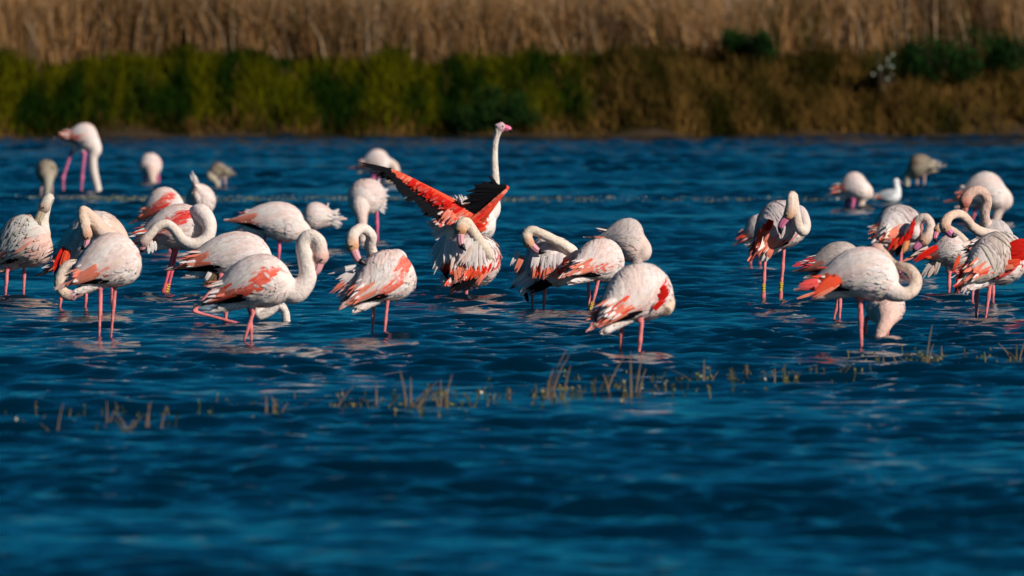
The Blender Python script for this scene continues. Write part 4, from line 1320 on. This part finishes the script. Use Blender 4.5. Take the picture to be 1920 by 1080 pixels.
 dict(foot=(702, 346), chest=(733, 308), tail=(670, 314), r=24, sag=.25, droop=14, lift=.1, nr=7, patches=[(.7, 1, .3, 1, SALMON, .85)], black=0, tail_len=.5,
      neck=[(736, 312, -.05, 11), (742, 322, -.1, 8), (736, 335, -.14, 7.5), (724, 343, -.14, 7)], neckcol=TAN,
      legs=[[(700, 328, -.03), (699, 346, -.03)], [(711, 328, .03), (711, 346, .03)]], legcol=(.62, .14, .26), **FAR,
      label="blurred white flamingo with a tucked tan neck behind the open black wing tip"),
]
for sp in FLOCK:
    flamingo(sp)

# ------------------------------------------------------------------ the flamingo with open wings
def open_wing_bird():
    sp = dict(foot=(884, 540), chest=(930, 412), tail=(818, 430), r=38, sag=.05, open_wings=True, nr=8, hr=10.5, wide=1.0,
              fluff=1.0, nfluff=420, tailcol=WHITE, tail_len=1.5, white=(.78, .55, .48), belly=WHITE, belly2=(.74, .68, .64), breast=WHITE,
              neck=[(924, 394, 0, 15), (928, 370, 0, 9.5), (929, 340, 0, 8), (927, 305, 0, 7.4), (928, 272, 0, 6.6), (933, 250, 0, 6.6), (938, 238, 0, 10)],
              bill=(966, 243, 0), throat=(-.2, 1), neckcol=(.70, .62, .52), facecol=(.60, .44, .36), billcol=((.80, .18, .32), BLACK),
              arms=[[(884, 408, -.05, 11), (846, 380, -.12, 9), (798, 352, -.16, 6), (752, 327, -.16, 4), (724, 317, -.14, 2.5)],
                    [(893, 420, -.12, 11), (915, 394, -.2, 8), (938, 366, -.24, 6), (953, 349, -.24, 5)]],
              plumes=[(826, 424, 802, 416, 9, WHITE, -.05), (826, 428, 806, 424, 10, WHITE, -.05), (830, 434, 812, 434, 12, WHITE, -.06), (836, 436, 808, 440, 13, WHITE, -.08), (840, 430, 810, 428, 13, WHITE, -.08), (846, 440, 816, 448, 14, WHITE, -.1), (850, 432, 820, 440, 14, (.7, .66, .62), -.1),
                      (868, 388, 850, 368, 9, WHITE, 0), (872, 388, 862, 364, 9, WHITE, .02), (876, 386, 872, 368, 8, WHITE, .02), (866, 392, 846, 378, 9, WHITE, 0), (880, 390, 886, 372, 8, WHITE, .03),
                      (905, 420, 884, 414, 9, CORAL, -.16), (908, 424, 888, 424, 8, RED, -.17), (912, 428, 896, 432, 8, CORAL, -.17), (905, 412, 884, 406, 8, (.7, .5, .3), -.16)],
              legs=[[(876, 466, -.03), (876, 541, -.03)], [(892, 464, .03), (893, 541, .03)]],
              label="flamingo standing tall with both black and red wings thrown open", seed=5)
    root, B, P, m, org, r = flamingo(sp)

    def vane(f, p0, p1, w, c, dd0, dd1, tip=None, face=-1.0, bow=.02, prof=(.5, .9, 1.0, .9, .35)):
        a, b = P(p0[0], p0[1], dd0), P(p1[0], p1[1], dd1)
        K = 6
        t = np.linspace(0, 1, K)
        line = a[None] + np.outer(t, b - a)
        d = unit(b - a)
        nn = np.array([0.25, face, .45]); nn = unit(nn - d * np.dot(nn, d))
        line = line + np.outer(np.sin(t * math.pi) * bow, nn)
        ac = np.repeat(np.cross(d, nn)[None], K, 0)
        f.add(line, ac, np.repeat(nn[None], K, 0), w * m, jit(c, r), tip, prof=prof)

    lead = catmull([[892, 402], [845, 377], [798, 347], [762, 328], [735, 317]], 10)
    bord = catmull([[842, 402], [820, 391], [788, 365], [760, 339], [730, 322]], 10)
    Li = lambda A, t: np.array([np.interp(t, np.linspace(0, 1, len(A)), A[:, k]) for k in (0, 1)])
    wing_l = empty("wing", org)
    wing_l.parent = root
    wing_l.location = (0, 0, 0)
    # secondaries and inner primaries: the black trailing band, feather by feather
    N = 40
    for i in range(N):
        t = i / (N - 1)
        a = Li(bord, t) + np.array([6, -5])
        d = np.array([-30 - 4 * t, 13 - 1 * t]) * (1 + .08 * r.normal())
        f = Feathers()
        vane(f, a, a + d * r.uniform(.85, 1.12) * (1 - .55 * np.clip((t - .6) / .4, 0, 1)), 7.5, BLACK, -.17 - .001 * i, -.30 - .001 * i + r.normal(0, .006), prof=(.6, .9, 1, .9, .45))
        f.build("flight_feather", wing_l, org)
    # outer primaries, long and thin, reaching out past the wrist
    for i, (x1, y1) in enumerate([(664, 303), (672, 308), (684, 312), (694, 317), (700, 323), (706, 328), (712, 333)]):
        f = Feathers()
        vane(f, (752 - i * 2, 324 + i * 1.5), (x1, y1), 5.0 + i * .4, BLACK, -.16 - .004 * i, -.2 - .01 * i, prof=(.6, 1, .9, .7, .15))
        f.build("flight_feather", wing_l, org)
    cov = Feathers()
    for row in range(9):
        n = 52
        for i in range(n):
            t = (i + r.uniform(-.4, .4)) / n
            q = (row + .2 + r.uniform(-.3, .3)) / 9
            a = Li(lead, t) * (1 - q) + Li(bord, t) * q
            d = np.array([-14, 7.5]) * r.uniform(.7, 1.3)
            hot = (.10 < t + r.normal(0, .06) < .66) and row < 6 + r.normal(0, .8)
            c = RED if hot and r.random() < .85 else (CORAL if r.random() < .65 else SALMON)
            if t > .72 or row >= 8:
                c = SALMON if r.random() < .6 else CORAL
            vane(cov, a, a + d, 5.2, c, -.20 - .009 * (8 - row), -.225 - .008 * (8 - row), tip=np.asarray(c) * .7 + np.array([.2, .14, .12]) if r.random() < .4 else None, bow=.012)
    cov.build("wing_coverts", wing_l, org)["kind"] = "stuff"
    # shoulder feathers between the wings
    sh = Feathers()
    for i in range(110):
        x, y = r.uniform(838, 892), 0
        y = np.interp(x, [838, 865, 892], [394, 388, 394]) + r.uniform(0, 18)
        c = [SALMON, PINKW, CORAL, (.62, .30, .26)][int(r.integers(0, 4))]
        vane(sh, (x, y), (x - r.uniform(14, 26), y + r.uniform(6, 16)), 5.5, c, -.24, -.29, bow=.015)
    for (x0, y0, x1, y1) in [(848, 395, 832, 414), (842, 392, 828, 410), (855, 402, 842, 416)]:
        vane(sh, (x0, y0), (x1, y1), 6, SALMON, -.3, -.32)
    sh.build("shoulder_feathers", root, org)["kind"] = "stuff"
    # the other wing, half folded: black fan above, red coverts beneath the arm
    wing_r = empty("wing", org)
    wing_r.parent = root
    wing_r.location = (0, 0, 0)
    arm = catmull([[874, 412], [902, 391], [928, 368], [948, 351]], 10)
    N = 34
    for i in range(N):
        t = i / (N - 1)
        a = Li(arm, t) + np.array([2, -1])
        ln = np.interp(t, [0, .15, .35, .7, 1], [22, 36, 52, 60, 66])
        ang = math.radians(np.interp(t, [0, .5, 1], [142, 163, 181]) + r.normal(0, 2))
        f = Feathers()
        vane(f, a, a + np.array([math.cos(ang), math.sin(ang)]) * ln * r.uniform(.8, 1.1), 9, BLACK, -.27, -.22 - .002 * i, bow=.012, prof=(.7, 1, .95, .8, .25))
        f.build("flight_feather", wing_r, org)
    for (x0, y0, x1, y1) in [(932, 350, 916, 330), (926, 352, 902, 341), (934, 346, 912, 344), (912, 356, 888, 347)]:
        f = Feathers()
        vane(f, (x0, y0), (x1, y1), 7, BLACK, -.26, -.24)
        f.build("flight_feather", wing_r, org)
    cov = Feathers()
    for row in range(7):
        n = 34
        for i in range(n):
            t = (i + r.uniform(-.4, .4)) / n
            a = Li(arm, t) + np.array([5 - row * .6, 4 + row * 2.6 * (1 - .75 * t)])
            c = RED if row > 0 and r.random() < .6 else [(.45, .05, .04), CORAL, (.55, .12, .08)][int(r.integers(0, 3))]
            if t > .9:
                c = SALMON
            vane(cov, a, a + np.array([-13, 7]) * r.uniform(.8, 1.3) * (1 - .45 * t), 5.5, c, -.285 - .008 * (6 - row), -.30 - .008 * (6 - row), bow=.008)
    cov.build("wing_coverts", wing_r, org)["kind"] = "stuff"


open_wing_bird()


# ------------------------------------------------------------------ the gull
def gull():
    W = water_point(1663, 384)
    D = W[1]; m = D / F_PX
    P = lambda x, y, dd=0.0: point_at(x, y, D + dd)
    org = np.array([W[0], W[1], 0.0])
    root = empty("gull", org)
    tag(root, "white and pale grey gull resting on the water by the feeding flamingo", "gull")
    B = Body(P(1689, 367), P(1634, 371), 13 * m, 0, .0, .95)
    pieces = [B.shell()]
    cm = catmull([[*P(1680, 368), 10 * m], [*P(1682, 355), 7.5 * m], [*P(1680, 346), 6.2 * m], [*P(1680, 341), 6.8 * m], [*P(1681, 336), 4.5 * m], [*P(1681, 334), 2 * m]], 6)
    pieces.append(tube(cm[:, :3], cm[:, 3], 12))
    co, q = fuse(pieces, .008, None, 4)
    col = np.repeat(np.array([[.78, .78, .78]]), len(co), 0)
    mesh_from("body", co - org, q, M_BODY, col, True, root)
    V, F = tube([P(1684, 341), P(1688, 342), P(1693, 344)], [2.2 * m, 1.6 * m, .5 * m], 8)
    mesh_from("bill", np.array(V) - org, F, M_BILL, np.repeat(np.array([[.35, .08, .05]]), len(V), 0), True, root)
    for dd in (-1, 1):
        c = P(1683, 339.5, dd * 5.6 * m)
        V, F = tube([c + np.array([0, -.8 * m, 0]), c, c + np.array([0, .8 * m, 0])], [.5 * m, 1.1 * m, .5 * m], 8)
        mesh_from("eye", np.array(V) - org, F, M_EYE, None, True, root)
    r = np.random.default_rng(2)
    for side in (1, -1):
        w = folded_wing(B, side, r, dict(white=(.46, .48, .50), white2=(.52, .53, .55), lift=.05, droop=6, black=3, drop=.85, fs=.8), "wing")
        w.build("wing", root, org)["kind"] = "stuff"
    tt = tail_tuft(B, r, dict(tailcol=(.7, .7, .7), tail_len=1.2), 10)
    tt.build("tail", root, org)["kind"] = "stuff"


gull()

build_water(FEET)

# ------------------------------------------------------------------ dead stems and weed standing in the water
def stem_mesh(h, rad, bend, seed):
    r = np.random.default_rng(seed)
    k = 5
    t = np.linspace(0, 1, k)
    line = np.stack([bend * h * t ** 1.6, r.normal(0, .004, k), -.12 + (h + .12) * t], -1)
    V, F = tube(line, rad * np.interp(t, [0, .6, 1], [1.1, .9, .35]), 6)
    me = bpy.data.meshes.new("stem")
    me.from_pydata([tuple(v) for v in V], [], F)
    return me


STEMS = [stem_mesh(1.0, .008, b, i) for i, b in enumerate((0, .06, -.05, .16, .24, -.13, .34))]
for me in STEMS:
    me.materials.append(M_STEM)
STEMS_WET = [me.copy() for me in STEMS]
for me in STEMS_WET:
    me.materials.clear(); me.materials.append(M_STEM_DARK)

# px, py at the waterline, list of (dx px, height px, lean index, wet)
TUFTS = [
 ("lone dead stem closest to the picture's lower left edge", 108, 812, [(0, 56, 1, 0), (-16, 18, 2, 1)]),
 ("pair of thin dead stems far left of the weed line", 202, 798, [(0, 48, 0, 0), (3, 30, 1, 0)]),
 ("small brown stem clump leaning outward between two taller stems", 238, 806, [(0, 34, 5, 0), (6, 30, 3, 0), (-6, 24, 2, 1), (3, 20, 1, 0)]),
 ("three upright pale dead stems in a close row", 274, 803, [(0, 52, 1, 0), (4, 46, 0, 0), (28, 42, 1, 0)]),
 ("low dark bristly stem clump left of the middle of the weed line", 512, 780, [(0, 30, 0, 0), (8, 36, 2, 0), (-12, 40, 0, 0), (14, 26, 1, 0), (-4, 18, 3, 1)]),
 ("single dead stem leaning strongly over dark low weed", 627, 775, [(0, 52, 3, 0), (28, 22, 1, 1), (34, 18, 2, 1)]),
 ("thin dead stem rising alone beside the big brown tuft", 706, 760, [(0, 44, 0, 0), (26, 22, 1, 1), (-10, 14, 2, 1)]),
 ("largest brown tuft with two tall stems in a V", 762, 765, [(0, 70, 2, 0), (8, 58, 0, 0), (2, 44, 4, 1), (10, 40, 3, 0), (16, 34, 4, 0), (-4, 30, 0, 1), (4, 28, 6, 1), (22, 50, 3, 0)]),
 ("tuft of dead stems right beside the largest brown tuft", 826, 762, [(0, 48, 0, 0), (8, 60, 1, 0), (12, 34, 0, 0), (-4, 30, 2, 0), (-6, 16, 0, 1)]),
 ("pair of short pale broken stems in the glinting weed", 955, 752, [(0, 24, 0, 0), (-10, 18, 1, 1)]),
 ("tall dead stems leaning together towards the front flamingo", 1026, 745, [(0, 88, 3, 0), (6, 80, 3, 0), (-2, 52, 1, 0), (10, 48, 1, 0), (30, 60, 1, 0), (-22, 26, 0, 1), (16, 24, 2, 0)]),
 ("slanting dead stems between the leaning group and the front flamingo", 1136, 740, [(0, 74, 3, 0), (-14, 36, 1, 1), (6, 40, 2, 0), (-22, 30, 0, 1)]),
 ("dark based stems just below the front flamingo's legs", 1182, 742, [(0, 84, 0, 0), (10, 78, 1, 0), (-6, 26, 2, 1), (2, 30, 0, 1), (16, 50, 1, 0), (6, 22, 4, 1)]),
 ("thin dead stem in the bright weed right of the front flamingo", 1320, 718, [(0, 44, 0, 0), (-20, 24, 5, 1), (14, 20, 1, 0)]),
 ("short stems among the brightest weed cluster", 1400, 712, [(0, 30, 0, 0), (-14, 26, 1, 1), (12, 26, 2, 1), (-28, 24, 0, 1), (22, 20, 3, 1)]),
 ("two stubby dark stems past the brightest weed cluster", 1470, 716, [(0, 36, 0, 1), (-18, 26, 0, 0), (30, 22, 2, 1)]),
 ("row of short bent stems before the one legged flamingo", 1560, 708, [(0, 34, 3, 1), (16, 24, 1, 1), (-30, 22, 0, 1)]),
 ("dead stem pair with a crooked tip in front of the one legged flamingo", 1656, 690, [(0, 22, 0, 0), (28, 24, 2, 0), (56, 20, 5, 0)]),
 ("tall bare stalk with a dark foot standing alone by the lower right weed", 1736, 692, [(0, 82, 1, 0), (3, 46, 1, 0), (-6, 24, 0, 1), (1, 20, 1, 1)]),
 ("short stick beside the tall bare stalk", 1765, 674, [(0, 26, 0, 0), (3, 14, 5, 0)]),
 ("leafy green stem at the right end of the weed line", 1904, 676, [(0, 30, 0, 1), (-8, 34, 5, 0), (6, 40, 1, 0), (0, 18, 2, 1)]),
]
for (lab, px, py, sts) in TUFTS:
    W = water_point(px, py)
    m = W[1] / F_PX
    root = empty("reed_tuft", (W[0], W[1], 0))
    tag(root, lab, "dead reeds", "dead stems standing along the weed line")
    for i, (dx, h, k, wet) in enumerate(sts):
        o = bpy.data.objects.new("stem", (STEMS_WET if wet else STEMS)[k])
        COL.objects.link(o)
        o.parent = root
        o.location = (dx * m, random.uniform(-.15, .15), 0)
        s = h * m
        o.scale = (random.uniform(.9, 1.3) if not wet else 1.7, 1, s)
        o.scale = (s if k else o.scale[0], o.scale[1], s)
        tk = (.006 if not wet and px < 320 else .008 if not wet else .012) / .011
        o.scale = (max(s * 1.0, tk), tk, s)


def weed(name, line_px, n, spread, hmax, label, cols, seed, wmul=1.0):
    """small leaves and buds of pond weed breaking the surface along a line"""
    r = np.random.default_rng(seed)
    V, F, C = [], [], []
    pts = np.array([water_point(x, y) for x, y, _ in line_px])
    wt = np.array([w for _, _, w in line_px], float)
    cum = np.concatenate([[0], np.cumsum(np.linalg.norm(np.diff(pts, axis=0), axis=1))])
    done = 0
    while done < n:
        u = r.uniform(0, cum[-1])
        if r.random() > np.interp(u, cum, wt):
            continue
        done += 1
        cl = mnoise.noise((u * .55, seed, 0)) + .5 * mnoise.noise((u * 2.3, seed, 5))
        if cl < r.uniform(-.35, .25):
            done -= 1
            continue
        p = np.array([np.interp(u, cum, pts[:, k]) for k in range(3)])
        p = p + np.array([r.normal(0, spread * .5), r.normal(0, spread) + 2.2 * mnoise.noise((u * .4, 3, seed)), 0])
        h = hmax * r.uniform(.15, 1) ** 1.5
        base = np.array([p[0], p[1], -.02])
        top = base + np.array([r.normal(0, .3) * h, r.normal(0, .2) * h, h + .03])
        c = np.array(cols[int(r.integers(0, len(cols)))]) * r.uniform(.7, 1.3)
        o = len(V)
        w = .004 * wmul
        V += [base - [w, 0, 0], base + [w, 0, 0], top + [w * .6, 0, 0], top - [w * .6, 0, 0]]
        F.append((o, o + 1, o + 2, o + 3)); C += [c * .6] * 4
        for _ in range(int(r.integers(1, 4))):         # leaves: small diamonds tilted every way
            q = base + (top - base) * r.uniform(.55, 1.0)
            d = unit(r.normal(0, 1, 3) + [0, 0, .4]); e = unit(np.cross(d, r.normal(0, 1, 3)))
            l = r.uniform(.012, .028) * wmul
            o = len(V)
            V += [q, q + d * l * .5 + e * l * .35, q + d * l, q + d * l * .5 - e * l * .35]
            F.append((o, o + 1, o + 2, o + 3)); C += [c] * 4
    mt = M_WEED
    ob = mesh_from(name, np.array(V), F, mt, np.clip(np.array(C), 0, .9), False)
    tag(ob, label, None, None, "stuff")


M_WEED = attr_mat("weed_leaf", rough=0.38, spec=0.4, var=.1, vscale=30)
GREENY = [(.10, .11, .025), (.17, .14, .05), (.06, .08, .02), (.25, .20, .08), (.05, .06, .02)]
weed("water_weed", [(0, 806, .05), (90, 806, .4), (330, 790, .9), (520, 776, .3), (640, 770, .7), (760, 762, 1), (1020, 745, .9), (1190, 738, 1), (1330, 715, .9), (1400, 712, 1), (1500, 712, .8), (1640, 700, .4), (1740, 686, .4), (1850, 668, .8), (1920, 660, 1)],
     330, .8, .075, "glinting green pond weed breaking the surface in a slanting line", GREENY, 4, 1.15)
weed("far_weed", [(-60, 376, .8), (70, 378, .9), (260, 374, 1), (420, 376, 1), (560, 376, .9), (660, 374, .6), (760, 376, .6), (980, 376, .7), (1250, 377, .8), (1400, 378, .5), (1560, 378, .4), (1990, 378, .3)],
     2600, 1.0, .035, "thin strip of pale weed and ripples across the far water", [(.24, .23, .12), (.30, .28, .18), (.10, .11, .04)], 9, 1.1)


# ------------------------------------------------------------------ bushes on the bank
def bush(px, py, Y, wpx, hpx, label, cols, n, leaf=.06, flowers=False, seed=1):
    r = np.random.default_rng(seed)
    c = point_at(px, py, Y)
    m = Y / F_PX
    gz = float(ground_z(np.array([c[0]]), np.array([Y]))[0])
    top = c[2] + hpx * m * .5
    hh = max(hpx * m, .3)
    root = empty("bush", (c[0], Y, gz))
    org = np.array([c[0], Y, gz])
    tag(root, label, "bush", None)
    V, F = [], []
    for i in range(6):
        a = r.uniform(0, 6.28); s = r.uniform(.1, .32) * wpx * m
        end = np.array([c[0] + math.cos(a) * s, Y + math.sin(a) * s, top - hh * r.uniform(.2, .6)])
        v, f = tube([org + [0, 0, -.05], (org + end) / 2 + r.normal(0, .03, 3), end], [.022, .016, .006], 6)
        o = len(V); V += v; F += [tuple(k + o for k in q) for q in f]
    mesh_from("trunk", np.array(V) - org, F, M_BARK, None, True, root)
    # leaf clumps spread unevenly through the crown
    cl = [(r.normal(0, .30, 3) * np.array([wpx * m * .8, wpx * m * .5, hh * .75]), r.uniform(.16, .34) * min(wpx * m, hh * 1.5)) for _ in range(16)]
    VV, FF, CC = [], [], []
    for i in range(n):
        o0, rad = cl[int(r.integers(0, len(cl)))]
        q = np.array([c[0], Y, top - hh * .5]) + o0 + r.normal(0, .5, 3) * rad
        if q[2] < gz:
            continue
        d, e = unit(r.normal(0, 1, 3)), unit(r.normal(0, 1, 3))
        l = leaf * r.uniform(.6, 1.4)
        o = len(VV)
        VV += [q, q + d * l * .5 + e * l * .32, q + d * l, q + d * l * .5 - e * l * .32]
        FF.append((o, o + 1, o + 2, o + 3))
        cc = np.array(cols[int(r.integers(0, len(cols)))]) * r.uniform(.6, 1.4)
        CC += [cc] * 4
    cr = mesh_from("crown", np.array(VV) - org, FF, M_GRASS, np.array(CC), False, root)
    cr["kind"] = "stuff"
    if flowers:
        for i in range(9):
            q = np.array([c[0], Y - .3, top - hh * .5]) + r.normal(0, .33, 3) * np.array([wpx * m * .55, .1, hh * .6])
            V, F = [], []
            for k in range(5):
                a = k * 2 * math.pi / 5
                o = len(V)
                d = np.array([math.cos(a), -.3, math.sin(a)]) * .036; e = np.array([-math.sin(a), 0, math.cos(a)]) * .015
                V += [q, q + d * .6 + e, q + d, q + d * .6 - e]
                F.append((o, o + 1, o + 2, o + 3))
            mesh_from("flower", np.array(V) - org, F, M_FLOWER, None, False, root)


M_FLOWER = simple_mat("pale_petal", (.34, .38, .30), .7, .2, .1, 20)
DARKG = [(.010, .035, .006), (.016, .048, .010), (.022, .050, .010), (.008, .024, .006)]
OLIVE = [(.03, .045, .008), (.05, .055, .008), (.02, .035, .008)]
bush(1412, 86, 255.7, 100, 50, "round dark green bush standing proud of the reeds on the bank top", DARKG, 5200, leaf=.08, seed=3)
bush(930, 205, 250.5, 130, 60, "dark green bush at the waterline behind the tall open winged flamingo", DARKG, 5200, leaf=.08, seed=4)
bush(1760, 112, 253.6, 180, 70, "dark bush on the bank top right of the pale flowers", DARKG, 6000, leaf=.08, seed=5)
bush(1895, 100, 254.4, 90, 70, "dark green bush at the far right corner of the bank", DARKG, 3600, leaf=.08, seed=6)
bush(1662, 118, 253.2, 80, 80, "thin bush dotted with pale flowers on the bank", OLIVE, 700, flowers=True, seed=7)
bush(1190, 108, 255.8, 120, 36, "low green bush where the bank's green turns to straw", DARKG + OLIVE, 1400, seed=8)
